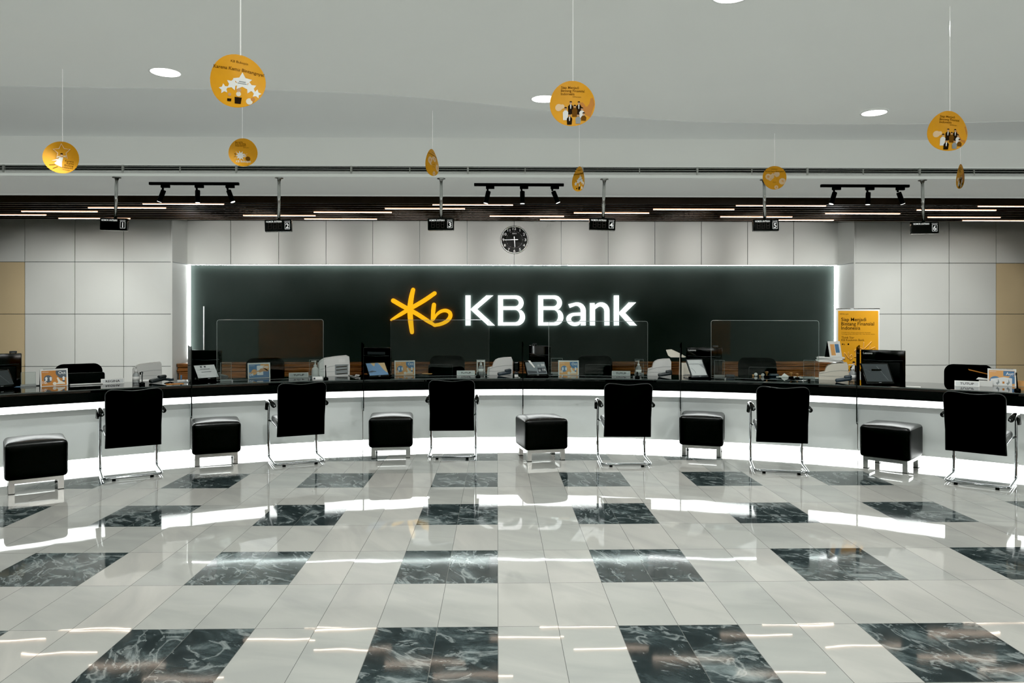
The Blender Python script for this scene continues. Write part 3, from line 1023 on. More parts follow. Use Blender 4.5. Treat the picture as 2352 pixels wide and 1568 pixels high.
def visitor_chair():
    t = thing('visitor_chair', '', 'chair', (0, 0, 0), 0, 'visitor chairs facing the counter')
    W = 0.25
    zb = 0.026
    side = lambda s: [(s * W, -.02, .625), (s * W, .22, .640), (s * W, .455, .625), (s * W, .475, .30), (s * W, .455, .10), (s * W, .44, zb), (s * W, 0.0, zb)]
    path = side(-1) + list(reversed(side(1)))
    b = MB(); b.tube(rounded(path, .06, 6), .0125, 'chrome', 10)
    for s in (-1, 1):
        b.tube([(s * W, .470, .42), (s * (W - .03), .40, .41), (s * (W - .03), .02, .40), (s * (W - .05), -.02, .40)], .010, 'chrome', 8)
        b.soft((s * W, .472, .165), (.032, .032, .05), .006, 'steel', 2)
    b.obj('frame', t)
    for s in (-1, 1):
        b = MB()
        Wa = W + .012
        b.tube(rounded([(s * Wa, -.02, .628), (s * Wa, .22, .642), (s * Wa, .452, .628), (s * (Wa + .004), .478, .535)], .05, 5), .023, 'black', 10)
        b.obj('armrest', t)
    b = MB(); b.soft((0, .20, .445), (.46, .47, .07), .03, 'leather', 6, 0.012); b.obj('seat', t)
    # backrest: narrower at the bottom, round top corners, dipping top edge
    out = []
    hw0, hw1, zt0, zt1 = .232, .236, .315, .855
    out += [(-hw0, zt0), (hw0, zt0)]
    out += [(hw0 - .004, .50), (hw1 - .002, .70)]
    r = .05
    for k in range(7):
        a = k / 6 * PI / 2
        out.append((hw1 - r + r * math.cos(a), zt1 - r + r * math.sin(a)))
    for k in range(1, 12):
        u = 1 - 2 * k / 12
        out.append((u * (hw1 - r), zt1 - .016 * math.cos(u * PI / 2) ** 2))
    for k in range(7):
        a = PI / 2 + k / 6 * PI / 2
        out.append((-hw1 + r + r * math.cos(a), zt1 - r + r * math.sin(a)))
    out += [(-hw1 + .002, .70), (-hw0 + .004, .50)]

    def lean(p):
        k = (p.z - .315) / .54
        return Vector((p.x, p.y - .045 - .075 * k + .05 * (p.x / .24) ** 2 * (0.3 + .7 * k) * -0.3, p.z))
    b = MB(); b.prism(out, -.018, .022, 'fabric'); b.bend(lean); b.obj('backrest', t)
    rim = [lean(Vector((x, .002, z))) for x, z in out[1:] + out[:1]]
    b = MB(); b.tube(rim, .0065, 'piping', 8); b.obj('back_rim', t)
    for s in (-1, 1):
        b = MB(); b.box((s * .16, 0.0, .008), (.03, .028, .016), 'blackmatte'); b.obj('foot', t)
    return t


cl = ['black visitor chair with chrome sled frame below the white framed name plate',
      'black visitor chair with chrome sled frame between the second and third stools from the left',
      'black visitor chair with chrome sled frame, just left of the middle stool',
      'black visitor chair with chrome sled frame, just right of the middle stool',
      'black visitor chair with chrome sled frame below the wooden rubber stamps',
      'black visitor chair at far right, turned left, below the August calendar']
ends = [((233.5, 1099.8), (375.2, 1085.4)), ((630, 1066.7), (747, 1057)), ((980.4, 1048.5), (1096.5, 1047.5)), ((1383, 1065), (1496, 1065.5)), ((1730, 1078.4), (1860, 1084.4)), ((2168, 1101.4), (2321, 1120.5))]
proto = None
for lb, (l, r) in zip(cl, ends):
    a, c = at_h(l[0], l[1], .03), at_h(r[0], r[1], .03)
    e = c - a
    loc = ((a.x + c.x) / 2, (a.y + c.y) / 2, 0)
    rz = math.atan2(e.y, e.x)
    if proto is None:
        proto = visitor_chair(); proto.location = loc; proto.rotation_euler = (0, 0, rz); proto['label'] = lb
    else:
        dup(proto, loc, rz, lb)


# ================================================================== stools
def stool():
    t = thing('stool', '', 'stool', (0, 0, 0), 0, 'cube stools along the counter')
    W, D = .41, .41
    b = MB(); b.soft((0, D / 2, .279), (.472, .472, .322), .038, 'leather', 8, .022)
    side_ = b.mi('leatherside')
    for i_, f_ in enumerate(b.f):
        if sum(b.v[k_].z for k_ in f_) / len(f_) < .412: b.m[i_] = side_
    b.obj('cushion', t)
    b = MB()
    for y in (.02, D - .02): b.box((0, y, .105), (W, .04, .035), 'steel')
    for x in (-W / 2 + .02, W / 2 - .02): b.box((x, D / 2, .105), (.04, D - .08, .035), 'steel')
    b.obj('frame', t)
    for x in (-W / 2 + .0225, W / 2 - .0225):
        for y in (.0225, D - .0225):
            b = MB(); b.box((x, y, .047), (.045, .045, .082), 'steel'); b.box((x, y, .003), (.047, .047, .006), 'blackmatte'); b.obj('leg', t)
    return t


stl = ['black leather cube stool at far left edge, bigger than the other stools',
       'black leather cube stool left of the second chair, under the September calendar',
       'black leather cube stool just left of the third chair',
       'middle black leather cube stool, turned to show its side',
       'black leather cube stool between the fourth and fifth chairs',
       'black leather cube stool between the two rightmost chairs']
ends = [((18, 1137), (148, 1122)), ((448.8, 1071.7), (545.3, 1064.5)), ((853, 1053.6), (942, 1051.4)), ((1212, 1060.5), (1297.7, 1056.4)), ((1566, 1046), (1655.7, 1051)), ((1981, 1074), (2086, 1088))]
proto = None
for i, (lb, (l, r)) in enumerate(zip(stl, ends)):
    a, c = at_h(l[0], l[1], 0), at_h(r[0], r[1], 0)
    e = c - a
    rz = math.atan2(e.y, e.x)
    if i == 3:
        q = at_h(1190, 1043.8, 0) - a
        rz = (math.atan2(q.y, q.x) - PI / 2 + rz) / 2
    loc = ((a.x + c.x) / 2, (a.y + c.y) / 2, 0)
    if proto is None:
        proto = stool(); proto.location = loc; proto.rotation_euler = (0, 0, rz); proto['label'] = lb
    else:
        dup(proto, loc, rz, lb)

# ================================================================== things on the counter
ZW = 0.72           # rear worktop height


def on(px, py, h=CT): return at_h(px, py, h)
def face(p, extra=0.0): return -theta(p) + extra
def back(px, r, z=ZW):
    t = th_at(px, r)
    return pol(t, r, z), -t


def calendar(month, base, dark, accent, label, px, py, extra=0.0, num=None, style='oct'):
    p = on(px, py)
    t = thing('desk_calendar', label, 'calendar', p, face(p, extra), 'desk calendars on the counter')
    W, HT = .125, .178
    T = Rx(-.16)
    b = MB(); b.box((0, 0, HT / 2), (2 * W, .002, HT), 'white', T=T)
    b.obj('stand', t)
    b = MB(); b.box((0, 0, HT / 2), (2 * W, .002, HT), 'darkgrey', T=Tr(0, .062, 0) @ Rx(.16)); b.obj('rear_flap', t)
    x0, x1, z0, z1 = -W + .012, W - .014, .004, HT - .018
    b = MB(); y = -.0018
    b.flat([(-W + .001, 0.001), (W - .001, 0.001), (W - .001, HT - .002), (-W + .001, HT - .002)], -.0014, 'paper', T=T)
    b.flat([(x0, z0), (x1, z0), (x1, z1), (x0, z1)], y, base, T=T)
    y -= .0004
    if style == 'oct':
        b.flat(clip(circ(x1 - .035, z1 - .02, .062, 30), x0, z0, x1, z1), y, dark, T=T)
        b.flat(circ(x0 + .058, z0 + .072, .038, 26), y, dark, T=T)
        for ax_, az, s in ((x0 + .043, z0 + .078, 1), (x0 + .082, z0 + .078, 1), (x1 - .026, z0 + .078, 1)):
            b.flat([(ax_ - .009, az - .026), (ax_ + .009, az - .026), (ax_ + .009, az), (ax_ + .015, az), (ax_, az + .016), (ax_ - .015, az), (ax_ - .009, az)], y - .0004, 'glyph', T=T)
        b.flat(circ(x1 - .026, z0 + .048, .013, 16), y, dark, T=T)
        b.flat([(x1 - .098, z0 + .012), (x1 - .012, z0 + .012), (x1 - .014, z0 + .024), (x1 - .058, z0 + .05), (x1 - .076, z0 + .084), (x1 - .088, z0 + .08), (x1 - .076, z0 + .034)], y - .0003, 'cream', T=T)
        b.flat(circ(x1 - .108, z0 + .02, .017, 14), y - .0004, 'cream', T=T)
        b.flat(circ(x1 - .088, z0 + .094, .011, 14, .008), y - .0004, 'orangedk', T=T)
        b.text(month, x1 - .006, z1 - .040, y - .0006, .042, 'glyph', 'RIGHT', .02, T=T)
        if num: b.text(num, x0 + .008, z0 + .022, y - .0006, .042, 'glyph', 'LEFT', .02, T=T)
    elif style == 'sep':
        b.flat(clip(circ(x1 - .04, z1 - .022, .058, 30), x0, z0, x1, z1), y, accent, T=T)
        b.flat(circ(x0 + .058, z0 + .066, .032, 24), y, accent, T=T)
        b.flat(rrect(x0 + .088, z0 + .03, x0 + .158, z0 + .14, .006), y - .0003, 'glyph', T=T)
        b.flat([(x0, z0 + .06), (x0 + .07, z0 + .078), (x0 + .115, z0 + .084), (x0 + .105, z0 + .07), (x0 + .06, z0 + .06), (x0, z0 + .044)], y - .0006, 'skin', T=T)
        b.flat([(x0 + .1, z0 + .075), (x0 + .13, z0 + .105), (x0 + .165, z0 + .108), (x1 - .008, z0 + .082), (x1 - .008, z0 + .07), (x0 + .16, z0 + .072), (x0 + .118, z0 + .058)], y - .0008, 'skin', T=T)
        b.flat([(x0 + .15, z0 + .118), (x1 - .02, z0 + .094), (x1 - .008, z0 + .072), (x1 - .03, z0 + .082)], y - .001, 'ink', T=T)
        b.text(month, x1 - .008, z1 - .044, y - .0012, .042, 'glyph', 'RIGHT', .02, T=T)
        b.text(num, x0 + .006, z0 + .02, y - .0012, .042, 'glyph', 'LEFT', .02, T=T)
    else:
        b.flat(rrect(x1 - .098, z1 - .056, x1 - .002, z1 - .004, .006), y, dark, T=T)
        b.flat(clip(circ(x0 + .055, z0 + .045, .05, 28), x0, z0, x1, z1), y, dark, T=T)
        b.flat(clip(circ(x1 - .02, z0 + .06, .04, 28), x0, z0, x1, z1), y, dark, T=T)
        b.flat([(x0 + .016, z0), (x1 - .022, z0), (x1 - .022, z0 + .078), (x0 + .13, z0 + .088), (x0 + .016, z0 + .066)], y - .0004, 'glyph', T=T)
        b.flat(rrect(x0 + .118, z0 + .02, x0 + .136, z0 + .042, .002), y - .0007, accent, T=T)
        for cx_ in (x0 + .075, x0 + .165):
            b.flat([(cx_, z0 + .004), (cx_ + .018, z0 + .03), (cx_ + .006, z0 + .07), (cx_ + .004, z0 + .036), (cx_ - .014, z0 + .026)], y - .0007, 'print_grey', T=T)
        b.text(month, x1 - .008, z1 - .046, y - .0008, .042, 'glyph', 'RIGHT', .02, T=T)
    b.text('KB Bukopin', x0 + .008, z1 - .018, y - .0006, .012, 'glyph', 'LEFT', .0, T=T)
    b.obj('printed_page', t)
    b = MB()
    for k in range(17):
        x = -W + .03 + k * (2 * W - .06) / 16
        b.tube([(x, -.004, HT - .008), (x, -.006, HT + .002), (x, .003, HT + .006), (x, .009, HT - .003)], .0014, 'darkgrey', 5, T=T)
    b.obj('binding_coil', t)
    return t


calendar('Oct', 'orangedk', 'slate', 'slate', 'desk calendar showing Oct on a deep orange page at the leftmost counter unit', 125, 886, .10, '10.')
calendar('Sep', 'blue', 'blue', 'orange', 'blue desk calendar showing Sep with a picture of hands', 595.5, 867.8, .10, '09.', 'sep')
calendar('Oct', 'orange', 'blue', 'blue', 'light orange Oct desk calendar beside the blue tablet', 930, 860.8, .06, '10')
calendar('Oct', 'orange', 'blue', 'blue', 'light orange Oct desk calendar beside the grey tablet with white tape', 1306, 860.8, .03, '10')
calendar('Aug', 'orange', 'blue', 'orangedk', 'desk calendar showing Aug at the right edge of the counter', 2301, 886, .06, None, 'aug')


def name_plate(txt, label, px, py, extra=0.0, w=.222, frame='white'):
    p = on(px, py)
    t = thing('name_plate', label, 'name plate', p, face(p, extra), 'name plates on the counter')
    b = MB()
    b.prism([(-.028, 0), (.028, 0), (.004, .052), (-.004, .052)], -w / 2, w / 2, 'white', T=Rz(PI / 2))
    b.obj('block', t)
    T = Tr(0, -.0288, 0) @ Rx(-math.atan(24 / 52))
    b = MB(); b.flat([(-w / 2 + .010, .008), (w / 2 - .010, .008), (w / 2 - .010, .047), (-w / 2 + .010, .047)], -.0006, 'plate_grey', T=T)
    b.text(txt, 0, .0155, -.0012, .034, 'ink', 'CENTER', .015, T=T, sx=1.15)
    b.obj('lettering_face', t)
    return t


name_plate('REGINA', 'white framed name plate right of the deep orange Oct calendar', 258.5, 880, .08)
name_plate('TUTUP', 'TUTUP name plate right of the September calendar', 686, 865.5, .05)
name_plate('TUTUP', 'TUTUP name plate left of the sanitizer in the acrylic frame with white bands', 1070, 860.5, 0)
name_plate('TUTUP', 'TUTUP name plate with white tape over its last letter', 1426.5, 861.5, 0)
tp = name_plate('TUTUP', 'TUTUP name plate left of the Aug calendar', 2221, 886, .04)
p = on(1440, 861.4)
b = MB(); b.box((0, -.034, .032), (.04, .001, .02), 'paper', T=Rx(-.1)); o = b.obj('tape', None, p)
o.rotation_euler = (0, 0, face(p)); tag(o, 'white tape stuck over the last letter of a TUTUP plate', 'tape')


def tablet(label, px, py, scr, style, tilt=.62, yaw=.47, w=.27, h=.205, case='black'):
    p = on(px, py)
    t = thing('tablet', label, 'tablet', p, face(p, yaw), 'customer tablets on the counter')
    T = Tr(0, -.02, .012) @ Rx(-tilt)
    b = MB(); b.soft((0, 0, h / 2), (w, .016, h), .006, case, 2, T=T); b.obj('casing', t)
    b = MB(); bz = .014
    b.flat([(-w / 2 + bz, .026), (w / 2 - bz, .026), (w / 2 - bz, h - bz), (-w / 2 + bz, h - bz)], -.0085, scr, T=T)
    x0, x1, z0, z1 = -w / 2 + bz, w / 2 - bz, .026, h - bz
    if style == 'form':
        b.flat([(x0 + .06, z1 - .05), (x1 - .06, z1 - .05), (x1 - .06, z1 - .01), (x0 + .06, z1 - .01)], -.0088, 'screen_white', T=T)
        for k, (a, c, z) in enumerate(((x0 + .055, x1 - .07, z1 - .055), (x0 + .06, x1 - .065, z0 + .072), (x0 + .02, x1 - .02, z1 - .062))):
            b.flat([(a, z), (c, z), (c, z + (.006 if k < 2 else .002)), (a, z + (.006 if k < 2 else .002))], -.0092, 'print_dark', T=T)
        for k in (0, 1):
            b.flat([(x0 + .065 + k * .045, z1 - .032), (x0 + .088 + k * .045, z1 - .032), (x0 + .088 + k * .045, z1 - .012), (x0 + .065 + k * .045, z1 - .012)], -.0092, 'print_dark', T=T)
        b.flat([(x0 + .01, z0 + .006), (x0 + .03, z0 + .006), (x0 + .03, z0 + .014), (x0 + .01, z0 + .014)], -.0092, 'print_grey', T=T)
    elif style == 'map':
        b.flat([(x1 - .09, z1), (x1 - .07, z1 - .03), (x1 - .045, z0 + .075), (x1 - .012, z0 + .03), (x1, z0 + .035), (x1, z1)], -.0088, 'screen_tan', T=T)
        b.flat([(x0 + .06, z1), (x0 + .078, z1 - .035), (x0 + .096, z1 - .044), (x0 + .118, z1)], -.0088, 'screen_tan', T=T)
        b.flat([(x0, z0 + .05), (x0 + .05, z0 + .066), (x0 + .1, z0 + .052), (x0 + .1, z0 + .046), (x0, z0 + .04)], -.0088, 'slate', T=T)
    elif style == 'ad':
        b.flat([(x0 + .135, z0 + .012), (x1 - .008, z0 + .012), (x1 - .008, z0 + .085), (x0 + .135, z0 + .085)], -.0088, 'print_dark', T=T)
        b.flat([(x0 + .006, z0 + .008), (x0 + .12, z0 + .008), (x0 + .12, z0 + .04), (x0 + .006, z0 + .05)], -.0088, 'print_dark', T=T)
        b.text('20', x1 - .012, z0 + .108, -.0092, .042, 'glyph', 'RIGHT', .01, T=T)
        b.text('15', x1 - .012, z0 + .042, -.0092, .042, 'glyph', 'RIGHT', .01, T=T)
        b.flat(star(x1 - .085, z0 + .048, .022), -.0092, 'print_grey', T=T)
        b.flat(star(x1 - .085, z0 + .118, .022), -.0092, 'print_grey', T=T)
    elif style == 'page':
        b.flat([(x0, z1 - .06), (x1 - .06, z1 - .06), (x1 - .06, z1 - .055), (x0, z1 - .055)], -.0088, 'print_dark', T=T)
        b.flat([(x1 - .068, z1 - .055), (x1, z1 - .055), (x1, z0 + .08)], -.0088, 'print_grey', T=T)
        b.tube([(x0 + .02, -.009, z0 + .10), (x0 + .05, -.009, z0 + .06), (x0 + .056, -.009, z0 + .03)], .0012, 'print_dark', 5, T=T)
    else:
        b.tube([(x1 - .115, -.009, z1 - .03), (x1 - .04, -.009, z0 + .02)], .001, 'print_grey', 5, T=T)
        b.flat([(x0 + .02, z1 - .06), (x0 + .07, z1 - .09), (x0 + .055, z1 - .11), (x0 + .008, z1 - .08)], -.0088, 'darkgrey', T=T)
    b.flat(rrect(-.014, .010, .014, .016, .002), -.0088, 'print_grey', T=T)
    b.obj('screen', t)
    b = MB(); b.soft((0, .05, .008), (w * .7, .13, .016), .005, 'black', 2)
    b.prism([(-.004, .012), (.004, .012), (.004, h * .62), (-.004, h * .62)], -.05, .05, 'black', T=Tr(0, .075, 0) @ Rz(PI / 2))
    b.obj('stand', t)
    return t


tablet('black tablet with a dark blank screen at the far left edge of the counter', 2, 893, 'screen_dark', 'blank', .62, .47, .27, .21)
tablet('tablet with a white form on its screen, left of the Sep calendar', 478, 874.5, 'screen_white', 'form')
tablet('tablet with a blue and tan picture, tilted back on its stand', 870, 868.5, 'screen_blue', 'map')
t4 = tablet('tablet with a grey picture reading 20 and 15 and white tape on top', 1234, 866, 'screen_grey', 'ad', .62, .35)
tablet('grey framed narrow tablet with a pale page, left of the wooden stamps', 1606, 869, 'screen_white', 'page', .62, .55, .22, .25, 'darkgrey')
tablet('tablet with a dark blank screen in front of the monitor near the yellow banner', 2020, 884, 'screen_dark', 'blank', .66, .45, .29, .26)
p = on(1234, 866)
b = MB(); T = Tr(0, -.02, .012) @ Rx(-.62)
b.add([(-.085, -.011, .212), (-.055, -.011, .214), (-.012, -.011, .118), (-.028, -.011, .112)], [(0, 3, 2, 1)], 'paper', T=T)
b.add([(-.13, -.012, .208), (-.05, -.012, .208), (-.05, .004, .211), (-.13, .004, .211)], [(0, 1, 2, 3)], 'paper', T=T)
o = b.obj('paper_strip', None, p); o.rotation_euler = (0, 0, face(p, .35))
tag(o, 'white paper strip taped across the top of the grey tablet', 'tape')


def monitor(label, px, r, yaw, w, brand=None, h=.335, ztop=1.13, tan=False, blob=False):
    p, a = back(px, r)
    t = thing('desktop_monitor', label, 'monitor', p, a + yaw, 'desktop monitors behind the counter')
    zc = ztop - ZW - h / 2
    T = Tr(0, 0, zc)
    b = MB(); b.soft((0, 0, 0), (w, .035, h), .008, 'black', 3, T=T)
    b.soft((0, -.03, -.06), (w * .82, .03, h * .6), .012, 'blackmatte', 3, T=T)
    cs = b.obj('casing', t)
    b = MB()
    b.tube([(-w / 2 + .02, -.02, h * .19), (0, -.026, h * .165), (w / 2 - .02, -.02, h * .19)], .004, 'darkgrey', 8, T=T)
    b.obj('vent_ridge', cs)
    b = MB()
    if brand: b.text(brand, -w / 2 + .025, h * .5 - .05, -.0185, .034, 'glyph', 'LEFT', .006, T=T)
    else: b.flat(circ(w * .12, -h * .3, .008, 12, .012), -.046, 'glyph', T=T)
    b.obj('marking', cs)
    if blob:
        b = MB(); b.soft((0, -.022, h * .28), (w * .62, .012, .035), .004, 'darkgrey', 2, T=T); b.obj('carry_handle', cs)
    b = MB(); b.box((0, .028, (zc - h / 2) / 2 + .055), (.07, .02, zc - h / 2 + .09), 'steel')
    b.soft((0, .03, .010), (.24, .2, .014), .005, 'steel', 2)
    b.obj('stand', t)
    return p, a + yaw, ztop


mon = []
mon.append(monitor('black monitor at the far left edge of the counter', -12, 8.78, -.15, .47, 'Lenovo', .36, 1.135))
mon.append(monitor('black monitor behind the tablet with the white form', 472, 8.72, -.55, .40, None, .36, 1.125))
mon.append(monitor('black monitor behind the blue tablet', 866, 8.74, -.5, .40, None, .33, 1.125, blob=True))
mon.append(monitor('black monitor behind the grey tablet with white tape', 1240, 8.74, -.9, .42, None, .36, 1.14))
mon.append(monitor('black monitor behind the narrow grey framed tablet', 1617.5, 8.92, -.12, .45, 'Lenovo', .36, 1.125))
mon.append(monitor('black monitor in front of the yellow roll-up banner', 2028, 8.74, -.14, .465, 'Lenovo', .37, 1.135))


def webcam(i, dx, label):
    p, a, z = mon[i]
    t = thing('webcam', label, 'webcam', (p.x + dx * math.cos(a), p.y + dx * math.sin(a), z), a, 'webcams on the monitors')
    b = MB(); b.soft((0, 0, .014), (.07, .03, .024), .01, 'darkgrey', 3)
    b.tube([(-.03, -.02, .003), (0, -.024, .008), (.03, -.02, .003)], .003, 'steel', 6); b.obj('body', t)
    b = MB(); b.lathe([(.008, 0), (.008, .006)], 'black', 12, T=Tr(0, .015, .014) @ Rx(-PI / 2)); b.obj('lens', t)


webcam(0, .16, 'small webcam clipped on top of the leftmost monitor')
webcam(3, -.11, 'small webcam on top of the monitor behind the grey tablet with white tape')
webcam(4, .14, 'small dark webcam on top of the monitor behind the narrow tablet')


def acrylic_stand(label, px, py, w=.115, h=.20, bands=False):
    p = on(px, py)
    t = thing('acrylic_stand', label, 'display stand', p, face(p), 'clear acrylic stands on the counter')
    b = MB(); b.box((0, 0, h / 2), (w, .003, h), 'clear')
    b.obj('sheet', t)
    b = MB()
    for x in (-w / 2, w / 2): b.box((x, 0, h / 2), (.003, .004, h), 'edge')
    b.box((0, 0, h), (w, .004, .003), 'edge')
    b.obj('sheet_edge', t)
    b = MB(); b.box((0, .0, .011), (w + .01, .05, .020), 'clearfoot'); b.obj('foot', t)
    if bands:
        b = MB()
        b.box((0, -.004, h - .018), (w - .006, .002, .022), 'white')
        for x in (-w / 2 + .008, w / 2 - .008): b.box((x, -.004, h / 2), (.010, .002, h - .04), 'white')
        b.obj('white_band', t)


acrylic_stand('clear acrylic stand left of the deep orange Oct calendar', 65, 887, .125, .145)
acrylic_stand('clear acrylic stand left of the Sep calendar', 519, 875, .11, .205)
acrylic_stand('clear acrylic stand behind the sanitizer near the wide white printer', 722, 866.2, .11, .205)
acrylic_stand('acrylic stand with white bands holding a sanitizer bottle', 1104.5, 857.8, .105, .175, True)
acrylic_stand('clear acrylic stand half hidden behind the Oct calendar by the taped tablet', 1279, 858.4, .14, .195)
acrylic_stand('clear acrylic stand behind the sanitizer next to the taped TUTUP plate', 1468, 859.5, .105, .185)
acrylic_stand('clear acrylic stand right of the narrow grey framed tablet', 1652.5, 864.8, .115, .195)
acrylic_stand('clear acrylic stand right of the wooden rubber stamps', 1858.5, 869, .118, .21)


def sanitizer(label, px, py, h=.19, white=False):
    p = on(px, py)
    k = h / .19
    t = thing('sanitizer_bottle', label, 'bottle', p, face(p), 'pump sanitizer bottles on the counter')
    b = MB(); b.lathe([(.036 * k, 0), (.038 * k, .006), (.038 * k, .085 * k), (.033 * k, .105 * k), (.016 * k, .125 * k), (.013 * k, .13 * k)], 'white' if white else 'bottle', 20); b.obj('bottle', t)
    b = MB(); b.lathe([(.017 * k, .126 * k), (.017 * k, .146 * k), (.007 * k, .15 * k), (.006 * k, .178 * k), (.013 * k, .18 * k), (.013 * k, .19 * k)], 'white', 16)
    b.box((-.018 * k, 0, .184 * k), (.045 * k, .012 * k, .009 * k), 'white'); b.obj('pump', t)
    if not white:
        b = MB(); b.lathe([(.0385 * k, .03 * k), (.0385 * k, .075 * k)], 'paper', 20); b.obj('label_band', t)


sanitizer('clear pump sanitizer bottle left of the black hooked microphone', 312.5, 879, .175)
sanitizer('white pump sanitizer bottle left of the wide white printer', 724, 869, .205, True)
sanitizer('clear sanitizer bottle inside the acrylic stand with white bands', 1104.5, 859.5, .172)
sanitizer('clear sanitizer bottle right of the taped TUTUP plate', 1466.5, 862, .18)
sanitizer('white pump sanitizer bottle left of the rightmost divider panel', 1958, 876, .19)

p = on(729, 872); b = MB(); b.soft((0, 0, .018), (.11, .05, .036), .004, 'paper', 2)
b.flat(rrect(-.046, .008, -.026, .028, .002), -.0255, 'print_dark')
o = b.obj('tissue_box', None, p); o.rotation_euler = (0, 0, face(p, .1)); tag(o, 'small white box under the sanitizer left of the wide printer', 'box')


def printer(label, px, py, w=.32, h=.215, d=.26, yaw=0.0, style='curve', m='white'):
    p = on(px, py)
    t = thing('passbook_printer', label, 'printer', p + Vector((0, 0, 0)), face(p, yaw), 'white printers on the counter')
    b = MB()
    if style == 'curve':
        pr = [(-w / 2, 0), (w / 2, 0), (w / 2, h * .86), (w / 2 - .012, h)]
        pr += [(w * .18, h * .985), (-w * .05, h * .93), (-w * .17, h * .84), (-w * .245, h * .70), (-w * .28, h * .52), (-w * .30, h * .43), (-w / 2 + .008, h * .36)]
    else:
        pr = [(-w / 2, 0), (w / 2, 0), (w / 2 + .004, h * .5), (w / 2 - .004, h * .97), (w / 2 - .016, h), (w * .1, h * .96), (-w * .28, h * .88), (-w * .40, h * .78), (-w / 2, h * .60)]
    b.prism(pr, 0, d, m)
    bo = b.obj('body', t)
    b = MB()
    b.tube([(-w * .45, -.001, h * .34), (-w * .1, -.001, h * .50), (w * .22, -.001, h * .56), (w / 2 - .004, -.001, h * .56)], .0016, 'print_grey', 5)
    b.tube([(-w * .46, -.001, h * .22), (w / 2 - .004, -.001, h * .22)], .0012, 'print_grey', 5)
    b.obj('lid_seam', bo)
    if style == 'slots':
        b = MB(); b.flat(rrect(w * .02, .012, w / 2 - .02, h * .58, .004), -.0012, 'print_grey')
        b.obj('tray_panel', bo)
        for z in (.02, .068, .104):
            b = MB(); b.box((w * .25, -.002, z), (w * .36, .004, .008), 'ink', T=Ry(-.06)); b.obj('paper_slot', bo)
        b = MB(); b.flat(rrect(w * .14, h * .68, w / 2 - .05, h * .86, .003), -.0014, 'paper'); b.obj('notice', bo)
    return t, p


printer('white printer with a small paper slot behind the card reader at the leftmost unit', 338, 871, .30, .185, .24, -.05, 'slots2', 'white')
printer('wide white printer with three dark slots, right of the Sep calendar side', 768, 863, .36, .235, .24, .05, 'slots')
printer('white rounded printer behind the blue-grey card reader', 1148, 860.5, .315, .205, .25, 0)
printer('white rounded printer left of the cream document camera', 1514, 862.5, .285, .195, .25, .04)
pr6, p6 = printer('cream printer with a pile of paper on top, left of the yellow banner', 1914, 872, .31, .19, .25, .05, 'curve', 'cream')

# paper pile and calendar on the last printer
z = p6.z + .199
for k in range(7):
    b = MB()
    dx, dy, a = random.uniform(-.02, .02), random.uniform(-.01, .02), random.uniform(-.12, .12)
    b.box((0, 0, .004), (.27, .2, .0065), 'paper')
    o = b.obj('paper_sheaf', None, (p6.x + .03 + dx, p6.y + .13 + dy, z + .0075 * k)); o.rotation_euler = (0, 0, face(p6, a + .05))
    tag(o, f'thin sheaf of white paper on the cream printer, {["lowest", "second from the bottom", "third from the bottom", "middle", "third from the top", "second from the top", "topmost"][k]} in its pile', 'paper', 'paper pile on the cream printer')
zt = z + .0535
t = thing('desk_calendar', 'desk calendar seen edge-on on top of the paper pile near the yellow banner', 'calendar', (p6.x + .05, p6.y + .12, zt), face(p6, .75), 'desk calendars on the counter')
b = MB(); b.box((0, 0, .092), (.17, .003, .184), 'white', T=Tr(0, -.05, 0) @ Rx(-.22)); b.obj('stand', t)
b = MB(); T = Tr(0, -.05, 0) @ Rx(-.22)
b.flat([(-.07, .01), (.07, .01), (.07, .155), (-.07, .155)], -.0022, 'paper', T=T)
b.flat([(-.06, .02), (0.0, .02), (0, .15), (-.06, .15)], -.0026, 'orange', T=T)
b.flat([(.005, .05), (.06, .05), (.06, .15), (.005, .15)], -.0026, 'blue', T=T)
b.obj('printed_page', t)
b = MB(); b.box((0, 0, .092), (.17, .003, .184), 'blackmatte', T=Tr(0, .035, 0) @ Rx(.22)); b.obj('rear_flap', t)
b = MB(); b.add([(.085, -.05, 0), (.085, .035, 0), (.085, -.008, .18)], [(0, 1, 2)], 'blackmatte'); b.obj('side_gusset', t)


def card_reader(label, px, py, yaw, m, lift=.35):
    p = on(px, py)
    t = thing('card_reader', label, 'card reader', p, face(p, yaw), 'handheld card readers on the counter')
    T = Tr(0, 0, .012) @ Ry(-lift * .5)
    b = MB(); b.soft((0, 0, .022), (.165, .082, .038), .014, m, 4, T=T); b.soft((.05, 0, .046), (.075, .084, .03), .012, m, 3, T=T); bo = b.obj('body', t)
    b = MB(); b.box((.05, 0, .0615), (.05, .05, .002), 'screen_dark', T=T); b.obj('screen', bo)
    b = MB()
    for i in range(4):
        for j in range(3): b.box((-.06 + i * .018, -.022 + j * .022, .0415), (.012, .014, .004), 'print_grey', T=T)
    b.obj('keypad', bo)


card_reader('black card reader right of the leftmost printer', 363, 879, .3, 'darkgrey')
card_reader('dark blue-grey card reader right of the tablet with the white form', 505, 870.5, 2.6, 'bluegrey')
card_reader('blue-grey card reader lying in front of the white rounded printer', 1159, 863, .15, 'bluegrey')
card_reader('dark card reader lying by the cream document camera', 1528, 865.5, .1, 'darkgrey')
card_reader('blue-grey card reader in front of the cream printer', 1938, 878.5, .1, 'bluegrey')


